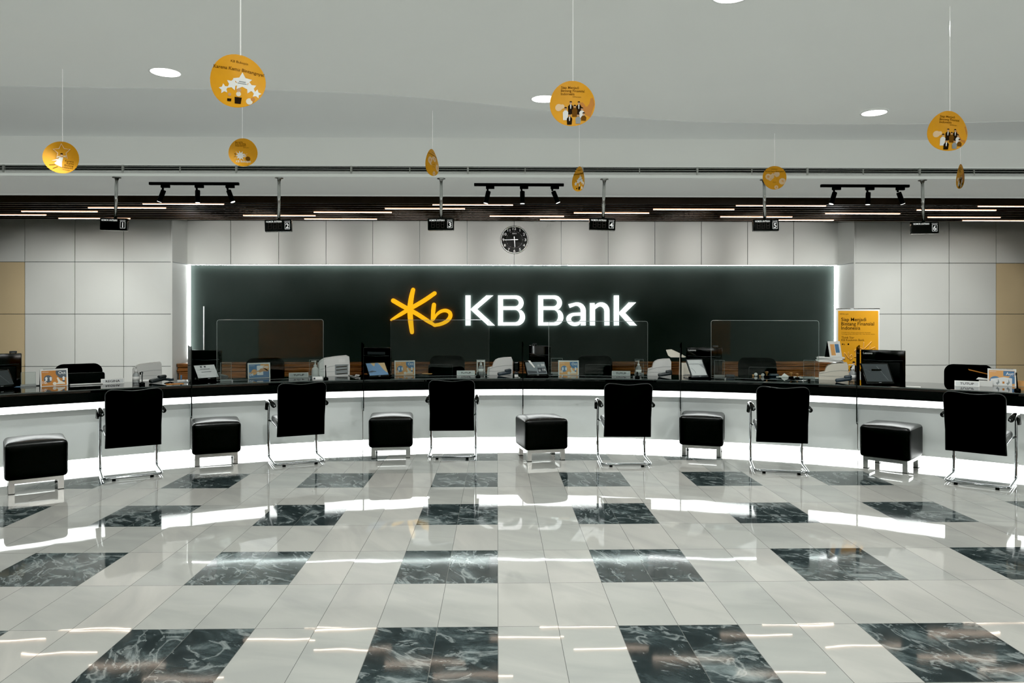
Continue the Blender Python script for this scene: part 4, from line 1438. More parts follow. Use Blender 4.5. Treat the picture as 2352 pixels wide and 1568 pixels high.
def microphone(label, px, py, h=.16, hook=False, lean=.0):
    p = on(px, py)
    t = thing('microphone', label, 'microphone', p, face(p), 'small gooseneck microphones on the counter')
    b = MB(); b.lathe([(.026, 0), (.028, .006), (.026, .022), (.012, .028)], 'blackmatte', 16); b.obj('base', t)
    b = MB()
    if hook: b.tube(catmull([(0, 0, .02), (0, 0, h * .75), (.004, 0, h * .97), (-.006, -.006, h), (-.018, -.01, h * .9)], 5), .005, 'darkgrey', 8)
    else: b.tube([(0, 0, .02), (lean * .4, 0, h * .5), (lean, 0, h)], .006, 'blackmatte', 8, rad=[.007, .006, .004])
    b.obj('gooseneck', t)
    b = MB(); q = (-.018, -.01, h * .9) if hook else (lean, 0, h)
    b.soft(q, (.014, .014, .03), .006, 'black', 2); b.obj('head', t)


microphone('black hooked gooseneck microphone in front of the leftmost printer', 326.5, 883.5, .135, True)
microphone('black tapered microphone in front of the wide white printer', 748.5, 871.5, .15, False, -.004)
microphone('short black microphone right of the TUTUP plate by the banded acrylic stand', 1098, 866.5, .05)
microphone('short black microphone with loose cable in front of the clear sanitizer by the taped plate', 1464, 868, .06)
microphone('black microphone beside the Aug calendar at the right edge', 2337, 898, .165, False, -.01)


def cables(label, pts, r=.004, m='white', name='cable_bundle'):
    b = MB()
    for pl in pts: b.tube(catmull(pl, 5), r, m, 6)
    tag(b.obj(name), label, 'cable')


def coil(cx, cy, n, rr, seed):
    q = on(cx, cy); rnd = random.Random(seed)
    return [[(q.x + rr * math.cos(k * 1.1 + rnd.random()) * rnd.uniform(.5, 1.2), q.y + rr * math.sin(k * 1.1) * .6 + .0, CT + .006 + rnd.uniform(0, .6) * rr) for k in range(n)]]


cables('tangle of blue, white and dark cables right of the black card reader', coil(390, 876, 18, .05, 3), .006, 'bluegrey')
cables('white cable tangle between the wide printer and the blue tablet', coil(820, 865, 12, .03, 5) + [[tuple(on(800, 862) + Vector((0, 0, .006))), tuple(on(815, 866) + Vector((0, 0, .006))), tuple(on(827, 869) + Vector((0, 0, .006)))]], .005, 'white')
cables('thin dark cables at the left foot of the tablet with the white form', coil(452, 873, 14, .04, 9), .004, 'print_grey')
cables('thin cables beside the foot of the taped grey tablet', coil(1264, 862, 10, .03, 12), .004, 'darkgrey')
cables('white cables at the foot of the cream document camera', coil(1578, 865, 12, .04, 14), .004, 'white')
p = on(1186, 866); b = MB(); b.soft((0, 0, .016), (.045, .03, .03), .005, 'white', 2)
b.tube([(.01, 0, .01), (.03, -.05, .004), (.04, -.08, .004)], .004, 'white', 6)
o = b.obj('power_adapter', None, p); tag(o, 'small white power adapter left of the taped grey tablet', 'adapter')

# black oval device behind the adapter
p = on(1186, 861); t = thing('desk_lamp_camera', 'black oval camera head on a small foot left of the taped grey tablet', 'camera', p, face(p))
t.name = 'oval_camera'
b = MB(); b.soft((0, 0, .105), (.078, .03, .115), .0149, 'black', 6); b.obj('head', t)
b = MB(); b.tube(rounded([(-.03, 0, .16), (0, 0, .154), (.03, 0, .16)], .01), .006, 'steel', 6); b.obj('clip', t)
b = MB(); b.soft((0, 0, .02), (.05, .04, .04), .008, 'darkgrey', 2); b.tube([(0, 0, .03), (0, 0, .06)], .008, 'darkgrey', 8); b.obj('foot', t)

# document camera
p, _a = back(1560, 8.50, ZW + .0015); t = thing('document_camera', 'cream document camera with an overhanging angular head beside a divider panel', 'camera', p, _a)
s = (p - EYE).dot(AX) / F
_y0 = HZ + (H - ZW - .0015) / s
def dc(x, y): return ((x - 1560) * s, (_y0 - y) * s)
b = MB(); b.prism(ccw([dc(1530, 804.5), (dc(1542, 803)), dc(1562, 812.5), dc(1575, 820), dc(1571, 821), dc(1541, 821), dc(1535, 817)]), .0, .10, 'cream', T=Tr(0, .04, 0)); b.obj('head', t)
b = MB(); b.prism(ccw([dc(1558.5, _y0), dc(1564, _y0), dc(1564, 820), dc(1560.5, 820)]), .05, .12, 'cream'); b.obj('column', t)
b = MB(); b.prism(ccw([dc(1564.5, _y0), dc(1588, _y0), dc(1588, 855), dc(1581, 852), dc(1578, 834), dc(1564.5, 834)]), .06, .16, 'cream'); b.obj('base', t)

# rubber stamps and loose things of the fifth unit
def stamp(label, px, py, k):
    p = on(px, py); t = thing('rubber_stamp', label, 'stamp', p, 0, 'wooden rubber stamps on the counter')
    b = MB(); b.lathe([(.007 * k, .022 * k), (.006 * k, .034 * k), (.012 * k, .05 * k), (.020 * k, .062 * k), (.021 * k, .070 * k), (.012 * k, .076 * k)], 'woodknob', 18); b.obj('knob', t)
    b = MB(); b.box((0, 0, .011 * k), (.055 * k, .03 * k, .022 * k), 'blackmatte'); b.obj('stamp_block', t)


stamp('largest wooden-handled rubber stamp, left of the other two stamps', 1761, 866.5, .95)
stamp('wooden-handled rubber stamp, middle of the three', 1817, 868, .9)
stamp('smaller wooden-handled rubber stamp, right one of the three', 1831, 869.5, .8)


def sheet(label, px, py, w, d, rot, name='paper', m='paper', th=.002, h=CT):
    q = on(px, py, h); b = MB(); b.box((0, 0, th / 2), (w, d, th), m)
    o = b.obj(name, None, (q.x, q.y, q.z)); o.rotation_euler = (0, 0, face(q, rot)); tag(o, label, 'paper')
    return o


sheet('loose white papers lying around the wooden rubber stamps', 1832, 866.5, .46, .14, -.05, th=.006)
q = on(1804, 866); b = MB(); b.add([(-.06, 0, .002), (.055, -.01, .002), (-.002, .03, .045), (.06, .06, .003)], [(0, 1, 2), (1, 3, 2)], 'paper')
o = b.obj('paper', None, q); tag(o, 'white folded paper with its corner standing up between two stamps', 'paper')
sheet('small white slip on the counter right of the monitor by the banner', 2098, 888, .13, .09, .05)
sheet('light blue slip beside the foot of the leftmost tablet', 42, 888, .07, .05, .2, 'paper', 'screen_blue', .004)
sheet('orange folder lying flat right of the black card reader', 401, 881.5, .17, .09, .1, 'folder', 'orangedk', .005)
sheet('grey open booklet by the leftmost divider panel', 424, 878, .11, .09, -.35, 'booklet', 'print_grey', .006)
sheet('small orange leaflet lying left of the laptop by the light Oct calendar', 981, 858, .12, .05, -.5, 'leaflet', 'orange', .004)
sheet('yellow folder at the right edge of the counter', 2345, 885, .12, .16, .1, 'folder', 'orange', .045)
sheet('stack of books under papers right of the TUTUP plate by the Aug calendar', 2264, 886, .12, .14, .05, 'book_stack', 'paper', .05)
q = on(2262, 884); b = MB(); b.add([(-.08, 0, .056), (.05, 0, .054), (.05, .06, .062), (-.06, .06, .075)], [(0, 1, 2, 3)], 'paper')
o = b.obj('paper', None, (q.x, q.y, CT)); o.rotation_euler = (0, 0, face(q)); tag(o, 'crumpled white sheet on the book stack beside the Aug calendar', 'paper')
q = on(2262, 880); b = MB(); b.add([(-.16, .06, .145), (-.15, .06, .13), (.05, .06, .085), (.05, .06, .095)], [(0, 1, 2, 3)], 'orangedk')
o = b.obj('envelope', None, (q.x, q.y, CT)); o.rotation_euler = (0, 0, face(q)); tag(o, 'brown envelope leaning behind the Aug calendar over the book stack', 'envelope')
for px, py, lb in ((1734, 863.5, 'small tape roll with an orange tip left of the largest stamp'), (1750, 865, 'small white tape roll with an orange tip beside the largest stamp')):
    q = on(px, py); t = thing('tape_roll', lb, 'tape', q, face(q))
    b = MB(); b.lathe([(.009, -.012), (.02, -.012), (.02, .012), (.009, .012)], 'paper', 16, T=Tr(.01, 0, .02) @ Rx(PI / 2)); b.obj('roll', t)
    b = MB(); b.soft((-.02, 0, .01), (.022, .02, .02), .006, 'orange', 2); b.obj('end_cap', t)
q = on(1838, 877); b = MB(); b.tube([(-.07, 0, .012), (0, .004, .014), (.08, 0, .016)], .006, 'steel', 8); b.soft((.09, 0, .02), (.03, .03, .036), .008, 'black', 2); b.soft((-.08, 0, .011), (.045, .02, .018), .006, 'black', 2)
o = b.obj('lying_microphone', None, q); o.rotation_euler = (0, 0, face(q, -.1)); tag(o, 'black and steel microphone lying in front of the right acrylic stand', 'microphone')
q = on(84, 886); b = MB(); b.tube([(-.06, 0, .005), (.04, .0, .005)], .005, 'darkgrey', 8); b.tube([(.04, 0, .005), (.058, 0, .005)], .0055, 'orange', 8)
o = b.obj('pen', None, q); o.rotation_euler = (0, 0, face(q)); tag(o, 'dark pen with an orange end left of the deep orange Oct calendar', 'pen')
q = on(199, 883.5); b = MB(); b.tube([(-.15, 0, .008), (.15, 0, .008)], .008, 'white', 8); b.tube([(-.17, 0, .008), (-.15, 0, .008)], .005, 'darkgrey', 8)
o = b.obj('paper_tube', None, q); o.rotation_euler = (0, 0, face(q)); tag(o, 'white rolled paper lying left of the white framed name plate', 'paper')
q = on(416, 877); t = thing('pen_stand', 'white pen stand with an upright blue pen at the leftmost divider panel', 'pen stand', q, face(q))
b = MB(); b.soft((0, 0, .012), (.08, .05, .024), .004, 'white', 2); b.obj('base', t)
b = MB(); b.tube([(0, 0, .024), (.002, 0, .075)], .009, 'blue', 10); b.obj('pen', t)
q = on(1196, 868)
for px, py, lb in ((1677, 866.5, 'dark oval mouse right of the narrow tablet'), (1778, 864.5, 'dark oval mouse between the largest stamp and the middle stamp')):
    p, a = back(px, 8.62); b = MB(); b.soft((0, 0, .017), (.11, .065, .034), .016, 'bluegrey', 5)
    o = b.obj('computer_mouse', None, Vector((p.x, p.y, CT)) if False else on(px, py)); o.rotation_euler = (0, 0, a + .1); tag(o, lb, 'mouse', 'computer mice on the counter')

# laptops behind the counter, lids turned to the hall
def laptop(label, px, lidw, r=8.72, zt=.90):
    p, a = back(px, r)
    t = thing('laptop', label, 'laptop', p, a, 'black laptops behind the counter')
    b = MB(); b.soft((0, .12, .012), (lidw, .22, .02), .004, 'black', 2); b.obj('keyboard_base', t)
    hh = zt - ZW - .01
    b = MB(); b.prism(rrect(-lidw / 2, 0, lidw / 2, hh, .02, 4, (0, 0, 1, 1)), -.004, .004, 'blackmatte', T=Tr(0, 0, .01)); b.obj('lid', t)
    b = MB(); b.tube([(x, -.002, z + .01) for x, z in [(-lidw / 2, .0)] + list(reversed(rrect(-lidw / 2, 0, lidw / 2, hh, .02, 4, (0, 0, 1, 1))))[0:12] + [(lidw / 2, 0)]], .003, 'piping', 6); b.obj('lid_rim', t)


laptop('black laptop lid right of the deep orange Oct calendar', 193, .40, 8.76, .90)
laptop('black laptop lid left of the TUTUP plate near the banded acrylic stand', 1012, .31)
laptop('black laptop lid left of the taped TUTUP plate', 1373, .325)
laptop('black laptop lid behind the largest stamp', 1752, .325)

# ------------------------------------------------------------------ staff chairs
def staff_chair():
    t = thing('office_chair', '', 'chair', (0, 0, 0), 0, 'staff office chairs behind the counter')
    b = MB(); b.prism(rrect(-.245, .56, .245, .965, .09, 6, (1, 1, 1, 1)), .20, .245, 'fabric')
    b.bend(lambda p: Vector((p.x, p.y + .25 * p.x * p.x * -1 + .03, p.z)))
    b.obj('backrest', t)
    b = MB(); b.soft((0, 0, .47), (.50, .48, .09), .04, 'fabric', 6, .01); b.obj('seat', t)
    b = MB(); b.tube([(0, 0, .08), (0, 0, .43)], .028, 'black', 12); b.obj('gas_column', t)
    for k in range(5):
        a = 2 * PI * k / 5
        b = MB(); b.tube([(0, 0, .10), (.3 * math.cos(a), .3 * math.sin(a), .065)], .02, 'black', 8)
        b.lathe([(.025, -.012), (.03, 0), (.025, .012)], 'black', 12, T=Tr(.3 * math.cos(a), .3 * math.sin(a), .03) @ Rx(PI / 2))
        b.obj('leg', t)
    for s_ in (-1, 1):
        b = MB(); b.tube(rounded([(s_ * .24, .16, .46), (s_ * .28, .10, .50), (s_ * .28, .10, .66)], .03), .014, 'black', 8); b.soft((s_ * .28, .02, .67), (.06, .26, .03), .012, 'black', 2); b.obj('armrest', t)
    b = MB(); b.box((0, .25, .52), (.07, .02, .2), 'black'); b.obj('back_support', t)
    return t


proto = None
for px, r, lb in ((184, 9.15, 'black office chair at the leftmost unit, behind the deep orange Oct calendar'), (611, 9.4, 'black office chair behind the Sep calendar'),
                  (1028, 9.4, 'black office chair left of the sanitizer in the banded acrylic stand'), (1366, 9.4, 'black office chair right of the light orange Oct calendar by the taped tablet'),
                  (1738, 9.4, 'black office chair behind the wooden rubber stamps'), (2222, 9.05, 'black office chair behind the TUTUP plate near the Aug calendar')):
    tt = th_at(px, r)
    q = pol(tt, r, 0)
    if proto is None:
        proto = staff_chair(); proto.location = q; proto.rotation_euler = (0, 0, -tt); proto['label'] = lb
    else:
        dup(proto, q, -tt, lb)
# collar pins or badges on two chairs are too small to tell; left out

# ------------------------------------------------------------------ clear screens on the counter
def screen(label, x0, x1, ytop, rr, square=False):
    r = 7.93
    a, c = th_at(x0, r), th_at(x1, r)
    tm = (a + c) / 2
    w = (pol(a, r) - pol(c, r)).length
    p = pol(tm, r, CT)
    d = (p - EYE).dot(AX)
    ht = H - (ytop - HZ) * d / F - CT
    t = thing('sneeze_guard', label, 'screen', p, -tm, 'clear screens standing on the counter')
    ol = rrect(-w / 2, .012, w / 2, ht, .025, 5, (0, 0, 1, 0) if square else (0, 0, 1, 1)) if not square else [(-w / 2, .012), (w / 2, .012), (w / 2, ht), (-w / 2, ht)]
    b = MB(); b.prism(ol, -.002, .002, 'clear'); b.obj('sheet', t)
    b = MB(); b.tube([(x, 0, z) for x, z in ol], .0026, 'edge', 5, closed=True); b.obj('sheet_edge', t)
    for s_ in (-1, 1):
        b = MB(); b.box((s_ * w * .36, 0, .009), (.012, .11, .018), 'clearfoot'); b.obj('foot', t)


screen('large clear screen with rounded corners behind the Sep calendar', 498, 743, 734, 1)
screen('large clear screen with square corners below the yellow emblem', 897, 1124, 734.5, 0, True)
screen('large clear screen with rounded corners below the letters Bank', 1260, 1488, 737.5, 1)
screen('large clear screen with rounded corners behind the wooden stamps', 1633, 1881, 736, 1)

# ================================================================== behind the counter
# low wooden cabinet along the dark wall
cx0, cx1 = XD0 + .03, XD1 - .03
CH = at_y(1176, 834, YB - .42).z - .848
cab = thing('low_cabinet', 'long low brown wooden cabinet with moulded top under the dark sign wall', 'cabinet', ((cx0 + cx1) / 2, YB - .06, 0))
Wc = cx1 - cx0
b = MB(); b.box((0, -.16, .37 + CH / 2), (Wc - .04, .34, .66 + CH), 'wood'); b.box((0, -.14, .02), (Wc - .08, .28, .04), 'blackmatte'); b.obj('carcass', cab)
b = MB()
prof = [(-.36, .835), (-.36, .848), (-.30, .848), (.01, .848), (.01, .70), (-.335, .70), (-.335, .725), (-.35, .735), (-.35, .752), (-.325, .762), (-.325, .79), (-.345, .80), (-.345, .812)]
prof = [(y_, z_ + CH) for y_, z_ in prof]
n = len(prof)
b.add([(-Wc / 2, y_, z_) for y_, z_ in prof] + [(Wc / 2, y_, z_) for y_, z_ in prof], [tuple(range(n)), tuple(reversed(range(n, 2 * n)))] + [(i, n + i, n + (i + 1) % n, (i + 1) % n) for i in range(n)], 'wood')
b.obj('moulded_top', cab)
nd = 16
for k in range(nd):
    w = (Wc - .06) / nd
    x = -Wc / 2 + .03 + w * (k + .5)
    b = MB(); b.box((x, -.34, .37), (w - .012, .02, .62), 'wood')
    b.box((x, -.352, .37), (w - .12, .008, .48), 'wood'); dr = b.obj('door', cab)
    b = MB(); b.lathe([(.010, 0), (.014, .012), (.009, .02)], 'steel', 10, T=Tr(x + w * .36 * (1 if k % 2 == 0 else -1), -.352, .6) @ Rx(PI / 2)); b.obj('knob', dr)

# roll-up banner
a_, c_ = at_y(1921, 710, 9.75), at_y(2018.5, 710, 9.75)
q = (a_ + c_) / 2
ban = thing('roll_up_banner', 'yellow roll-up banner with Indonesian slogan behind the counter', 'banner', (q.x, 9.75, 0), -.06)
W = (c_.x - a_.x)
zt = at_y(1970, 709, 9.75).z
b = MB(); b.box((0, 0, (zt + .06) / 2), (W, .002, zt - .06), 'white')
k_ = W / 97.5


def bp(x, y): return ((x - 1969.75) * k_, zt - (y - 708.5) * k_)
x0, z1 = bp(1926, 713); x1, _ = bp(2016, 713)
b.flat(rrect(x0, .07, x1, z1, .012, 4, (0, 0, 1, 0)), -.0015, 'yellow')
def bt(s_, x, y, px, off=0.0, m='ink'): b.text(s_, *bp(x, y), -.0022, px * k_ * 1.38, m, 'LEFT', off)
bt('Siap Menjadi', 1933, 736.5, 8.2, .01)
bt('Bintang Finansial', 1933, 746.3, 8.2, .01)
bt('Indonesia', 1933, 755.7, 8.2, .01)
bt('KB Bukopin', 1930, 721.5, 3.0)
bt('Transformasi sebagai solusi layanan keuangan', 1933.5, 763.5, 2.6, 0, 'inksoft')
bt('Terintegrasi Bersama Bank No.1 dari Korea Selatan', 1933.5, 767.2, 2.6, 0, 'inksoft')
bt('Think Star', 1933.5, 776, 5.0)
bt('KB Kookmin Bank', 1933.5, 781.7, 5.0)
b.flat(star(*bp(1936, 789), 2.4 * k_), -.0022, 'ink'); b.flat(circ(*bp(1949, 789), 2.0 * k_, 8), -.0022, 'ink'); bt('b', 1939, 791, 4)
for pts in ([(1984, 784), (1983, 800), (1983.5, 818)], [(1970, 795), (1985, 803), (1996, 812)], [(2001, 783), (1985, 799), (1970, 806)], [(1998, 792), (1997, 806), (2003, 806), (2010, 802), (2008, 796), (1999, 800)],
            [(1940, 808), (1941, 824)], [(1940, 808), (1950, 822), (1949, 806)], [(1952, 818), (1956, 813), (1958, 820), (1953, 824), (1952, 818)], [(1963, 806), (1966, 801), (1967, 818)], [(1962, 818), (1972, 817)]):
    pl = [bp(x_, y_) for x_, y_ in pts]
    b.tube([(x_, -.002, z_) for x_, z_ in catmull(pl, 4)], .007, 'discpale', 6)
    b.tube([(x_, -.0065, z_) for x_, z_ in catmull(pl, 4)], .0048, 'yellow', 6)
for (hx, hy, m_) in ((1961, 832, 'ink'), (1984, 836, 'ink'), (1972, 846, 'paper'), (1948, 850, 'ink')):
    X_, Z_ = bp(hx, hy)
    b.flat(circ(X_, Z_, .017, 14), -.0024, 'skin'); b.flat(clip(circ(X_, Z_ + .004, .019, 14), X_ - .03, Z_ + .004, X_ + .03, Z_ + .04), -.0027, 'ink')
    b.flat([(X_ - .045, Z_ - .30), (X_ + .045, Z_ - .30), (X_ + .05, Z_ - .06), (X_ + .018, Z_ - .022), (X_ - .018, Z_ - .022), (X_ - .05, Z_ - .06)], -.0022, m_)
    b.flat([(X_ - .008, Z_ - .14), (X_ + .008, Z_ - .14), (X_ + .013, Z_ - .024), (X_ - .013, Z_ - .024)], -.0025, 'paper')
b.obj('printed_sheet', ban)
b = MB(); b.tube([(-W / 2 - .004, 0, zt), (W / 2 + .004, 0, zt)], .006, 'steel', 10); b.obj('top_rail', ban)
b = MB(); b.soft((0, 0, .035), (W + .04, .16, .07), .015, 'steel', 3); b.obj('base_case', ban)
b = MB(); b.tube([(0, .02, .05), (0, .012, zt)], .006, 'steel', 8); b.obj('support_pole', ban)

# slim light tube by the left end of the dark wall
q0, q1 = at_y(459.5, 703, YB - .05), at_y(459.5, 802, YB - .05)
b = MB(); b.tube([(q0.x, YB + .098, q0.z), (q0.x, YB + .10, .84)], .008, 'glyph', 8)
tag(b.obj('slim_rod'), 'thin upright white rod against the dark wall above the second monitor from the left', 'rod')

# ================================================================== hanging discs
DD = 0.235


def curl(amt, ax_=0.0):
    ca, sa = math.cos(ax_), math.sin(ax_)
    def f(p):
        u = p.x * ca + p.z * sa
        return Vector((p.x, p.y + amt * (u / (DD / 2)) ** 2, p.z))
    return f


def disc(label, px, py, dia_px, design, rz=0.0, tilt=0.0, amt=.02, cax=0.0, hang=None, roll=0.0):
    d = F * DD / dia_px
    p = at_d(px, py, d)
    rz -= math.atan((px - CX) / F) + YAW
    t = thing('hanging_disc', label, 'hanging sign', p, rz, 'yellow promotional discs hung from the ceiling')
    R = DD / 2
    b = MB()
    # disc as a polar grid so it can curl
    nr, na = 5, 40
    for yy, rev in ((-.0012, False), (.0012, True)):
        vv = [(0, yy, 0)] + [(R * (i + 1) / nr * math.cos(2 * PI * k / na), yy, R * (i + 1) / nr * math.sin(2 * PI * k / na)) for i in range(nr) for k in range(na)]
        ff = [(0, 1 + k, 1 + (k + 1) % na) for k in range(na)]
        for i in range(nr - 1):
            for k in range(na):
                a, c = 1 + i * na + k, 1 + i * na + (k + 1) % na
                ff.append((a, a + na, c + na, c))
        if rev: ff = [tuple(reversed(q)) for q in ff]
        b.add(vv, ff, 'disc', True)
    y = -.0022

    def tx(s_, x, z, size, al='LEFT', off=.008, m='inksoft'): b.text(s_, x * R, z * R, y, size * R, m, al, off)
    def pl(poly, m, dy=0): b.flat([(x * R, z * R) for x, z in poly], y - dy, m)
    if design == 'stars':
        tx('KB Bukopin', 0, .66, .13, 'CENTER', .004); tx('Karena Kamu Bintangnya!', 0, .36, .175, 'CENTER', .012)
        for (x, z, r, ro) in ((.18, -.02, .36, .1), (-.16, -.16, .24, -.2), (-.46, -.36, .19, .2), (.48, -.2, .24, .3), (.72, -.38, .18, -.1)):
            pl(star(x, z, r, .52, ro), 'paper', .0004)
        pl([(.0, -.2), (.3, -.2), (.3, .05), (0, .05)], 'paper', .0006)
        pl([(.06, -.04), (.30, -.04), (.30, -.01), (.06, -.01)], 'print_grey', .0012); pl([(.02, -.11), (.34, -.11), (.34, -.08), (.02, -.08)], 'print_grey', .0012)
        pl([(-.02, -.86), (.2, -.86), (.22, -.62), (-.04, -.62)], 'ink', .0008); pl(circ(.09, -.5, .09, 12), 'cream', .0008); pl(circ(.09, -.36, .08, 12), 'skin', .0008)
        pl([(-.3, -.8), (-.16, -.8), (-.15, -.7), (-.31, -.7)], 'ink', .0008); pl(circ(-.23, -.55, .06, 12), 'skin', .0008)
        pl(circ(.5, -.72, .12, 14), 'cream', .0008); pl(circ(.62, -.62, .08, 12), 'orangedk', .001)
    elif design == 'burst':
        tx('Bersama,', -.5, .68, .15); tx('Kita Bintang', -.5, .55, .15); tx('Finansialnya!', -.5, .42, .15); tx('KB Bukopin', .05, .30, .08, 'LEFT', 0)
        pl(star(-.16, -.24, .34, .55, .2, 9), 'paper', .0004)
        for a in (.3, 2.2, 3.7, 5.2): pl([(-.16, -.26), (-.16 + .5 * math.cos(a), -.24 + .38 * math.sin(a)), (-.16 + .5 * math.cos(a + .07), -.24 + .38 * math.sin(a + .07))], 'discpale', .0003)
        pl(circ(.34, -.46, .16, 16), 'inksoft', .0003); pl([(-.6, -.12), (-.46, -.2), (-.5, -.06)], 'inksoft', .0003); pl([(-.66, -.36), (-.44, -.26), (-.46, -.22)], 'inksoft', .0003)
        tx('b', .1, -.34, .3, 'LEFT', .01, 'paper'); tx('KB Bukopin', .02, -.72, .21, 'CENTER', .012, 'paper')
    elif design == 'dancer':
        st = star(0, .36, .50, .48, .12)
        b.tube([(x * R, y - .001, z * R) for x, z in st], .0034, 'discpale', 6, closed=True)
        pl([(-.1, .02), (.1, .04), (.06, -.3), (.08, -.6), (-.2, -.5), (-.34, -.42), (-.2, -.2)], 'paper', .0005); pl([(-.18, -.1), (-.5, -.28), (-.2, -.22)], 'cream', .0006)
        pl(circ(0, .17, .075, 14), 'skin', .0007); pl(clip(circ(0, .2, .085, 14), -.2, .2, .2, .4), 'ink', .0009)
        pl([(-.12, .1), (-.28, -.02), (-.24, -.06), (-.06, .02)], 'cream', .0006); pl([(.1, .06), (.3, .12), (.3, .17), (.08, .12)], 'cream', .0006)
        pl([(-.28, -.48), (-.6, -.56), (-.58, -.6), (-.28, -.52)], 'inksoft', .0005); pl([(-.14, -.58), (-.4, -.76), (-.36, -.78), (-.12, -.62)], 'inksoft', .0005)
        tx('Karena', .70, -.22, .17, 'RIGHT'); tx('Kamu', .70, -.36, .17, 'RIGHT'); tx('Bintang', .70, -.50, .17, 'RIGHT'); tx('Andalanku', .70, -.64, .17, 'RIGHT'); tx('KB Bukopin', .55, -.76, .09, 'RIGHT', 0)
    elif design == 'people':
        tx('Siap Menjadi', -.52, .64, .16); tx('Bintang Finansial', -.52, .50, .16); tx('Indonesia', -.52, .36, .16); tx('KB Bukopin', 0, .26, .08, 'LEFT', 0)
        pl([(.3, -.0), (.9, .3), (.98, 0), (.8, -.6), (.6, -.5)], 'orangedk', .0001)
        for c in ((-.6, -.18, .16), (-.45, -.14, .1)): pl(circ(*c, 12), 'discpale', .0002)
        for i, (x, z, m_, h_) in enumerate(((-.08, .02, 'ink', .5), (.28, .02, 'ink', .5), (.1, -.14, 'inksoft', .45), (-.3, -.24, 'paper', .5), (.42, -.24, 'paper', .4), (-.12, -.52, 'ink', .42), (.26, -.52, 'print_grey', .4), (.5, -.46, 'inksoft', .36))):
            pl(circ(x, z, .055, 12), 'skin', .0006 + i * .0003); pl(clip(circ(x, z + .015, .062, 12), x - .1, z + .02, x + .1, z + .1), 'ink', .0007 + i * .0003)
            zb_ = max(z - h_, -math.sqrt(max(.0, .93 - (abs(x) + .1) ** 2)))
            pl([(x - .10, zb_), (x + .10, zb_), (x + .12, z - .16), (x + .05, z - .07), (x - .05, z - .07), (x - .12, z - .16)], m_, .0005 + i * .0003)
            if m_ == 'ink': pl([(x - .015, z - .26), (x + .015, z - .26), (x + .03, z - .07), (x - .03, z - .07)], 'paper', .0006 + i * .0003)
    elif design == 'flowers':
        tx('KB Bukopin', 0, .70, .11, 'CENTER', .004); tx('Karena Kamu Bintangnya!', 0, .50, .155, 'CENTER', .008)
        for (x, z, r) in ((-.5, .08, .26), (.2, .32, .24), (.68, -.28, .27), (.2, -.80, .17)):
            pl(clip(circ(x, z, r, 20), -.9, -.95, .93, .48), 'discpale', .0003)
            pl(circ(x, z, r * .42, 14), 'orange', .0006)
        pl([(-.4, .2), (-.1, .42), (.05, .1), (-.3, -.28), (-.5, -.2), (-.26, .0)], 'discpale', .0003)
        pl(star(.05, -.18, .42, .6, .1), 'disc', .0005)
        for k in range(3): pl([(-.12, -.2 - k * .12), (.22, -.1 - k * .12), (.22, -.08 - k * .12), (-.12, -.18 - k * .12)], 'inksoft', .0007)
    f = curl(amt, cax)
    b.bend(f)
    T = Rx(tilt) @ Ry(roll)
    b.v = [T @ q for q in b.v]
    b.obj('card', t)
    # string up to the ceiling
    top_l = f(Vector((0, 0, R * .985)))
    top_l = T @ top_l
    zc = CEIL - .012 if True else CEIL
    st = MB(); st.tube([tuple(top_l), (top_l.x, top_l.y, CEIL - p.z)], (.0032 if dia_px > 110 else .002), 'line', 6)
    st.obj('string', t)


disc('nearest large yellow disc with white stars, upper left of view', 545.5, 185, 122, 'stars', -.12, .0, .03, .6, roll=.10)
disc('yellow disc with a people group, hung near the middle downlight', 1315, 237.5, 104, 'people', .05, 0, .016, .3, roll=.02)
disc('yellow disc with a people group at the right, before the bulkhead', 2181, 300, 92, 'people', .52, 0, .03, .5, roll=.05)
disc('yellow disc with a star outline and dancer, far left', 141, 362, 73, 'dancer', -.15, .0, -.03, .7, roll=.08)
disc('yellow disc with a white starburst, below the nearest large disc', 557.5, 349.5, 64.5, 'burst', -.2, 0, .018, -.5, roll=-.03)
disc('yellow disc turned half away with pale flowers, above queue sign 3', 995, 373, 61, 'flowers', 1.08, 0, .02, .8, roll=.05)
disc('narrow yellow disc with white stars, below the middle people disc', 1331, 411, 57, 'stars', -1.07, 0, -.02, .6, roll=.08)
disc('yellow disc with pale flowers overlapping the pole of queue sign 5', 1778, 408.5, 54, 'flowers', .3, 0, -.02, .6, roll=.03)
disc('yellow disc seen almost edge-on, below the right people disc', 2207, 405, 56, 'people', -1.29, 0, -.012, .8, roll=.04)

# ================================================================== light
def area(name, loc, rot, sx, sy, power, col=(1, 1, 1)):
    l = bpy.data.lights.new(name, 'AREA'); l.shape = 'RECTANGLE'; l.size = sx; l.size_y = sy; l.energy = power; l.color = col
    o = bpy.data.objects.new(name, l); COL.objects.link(o); o.location = loc; o.rotation_euler = rot
    return o


def spot(name, loc, target, power, ang, blend=.6, col=(1, 1, 1), size=.03):
    l = bpy.data.lights.new(name, 'SPOT'); l.energy = power; l.spot_size = ang; l.spot_blend = blend; l.color = col; l.shadow_soft_size = size
    o = bpy.data.objects.new(name, l); COL.objects.link(o); o.location = loc
    o.rotation_euler = (Vector(target) - Vector(loc)).to_track_quat('-Z', 'Y').to_euler()
    return o


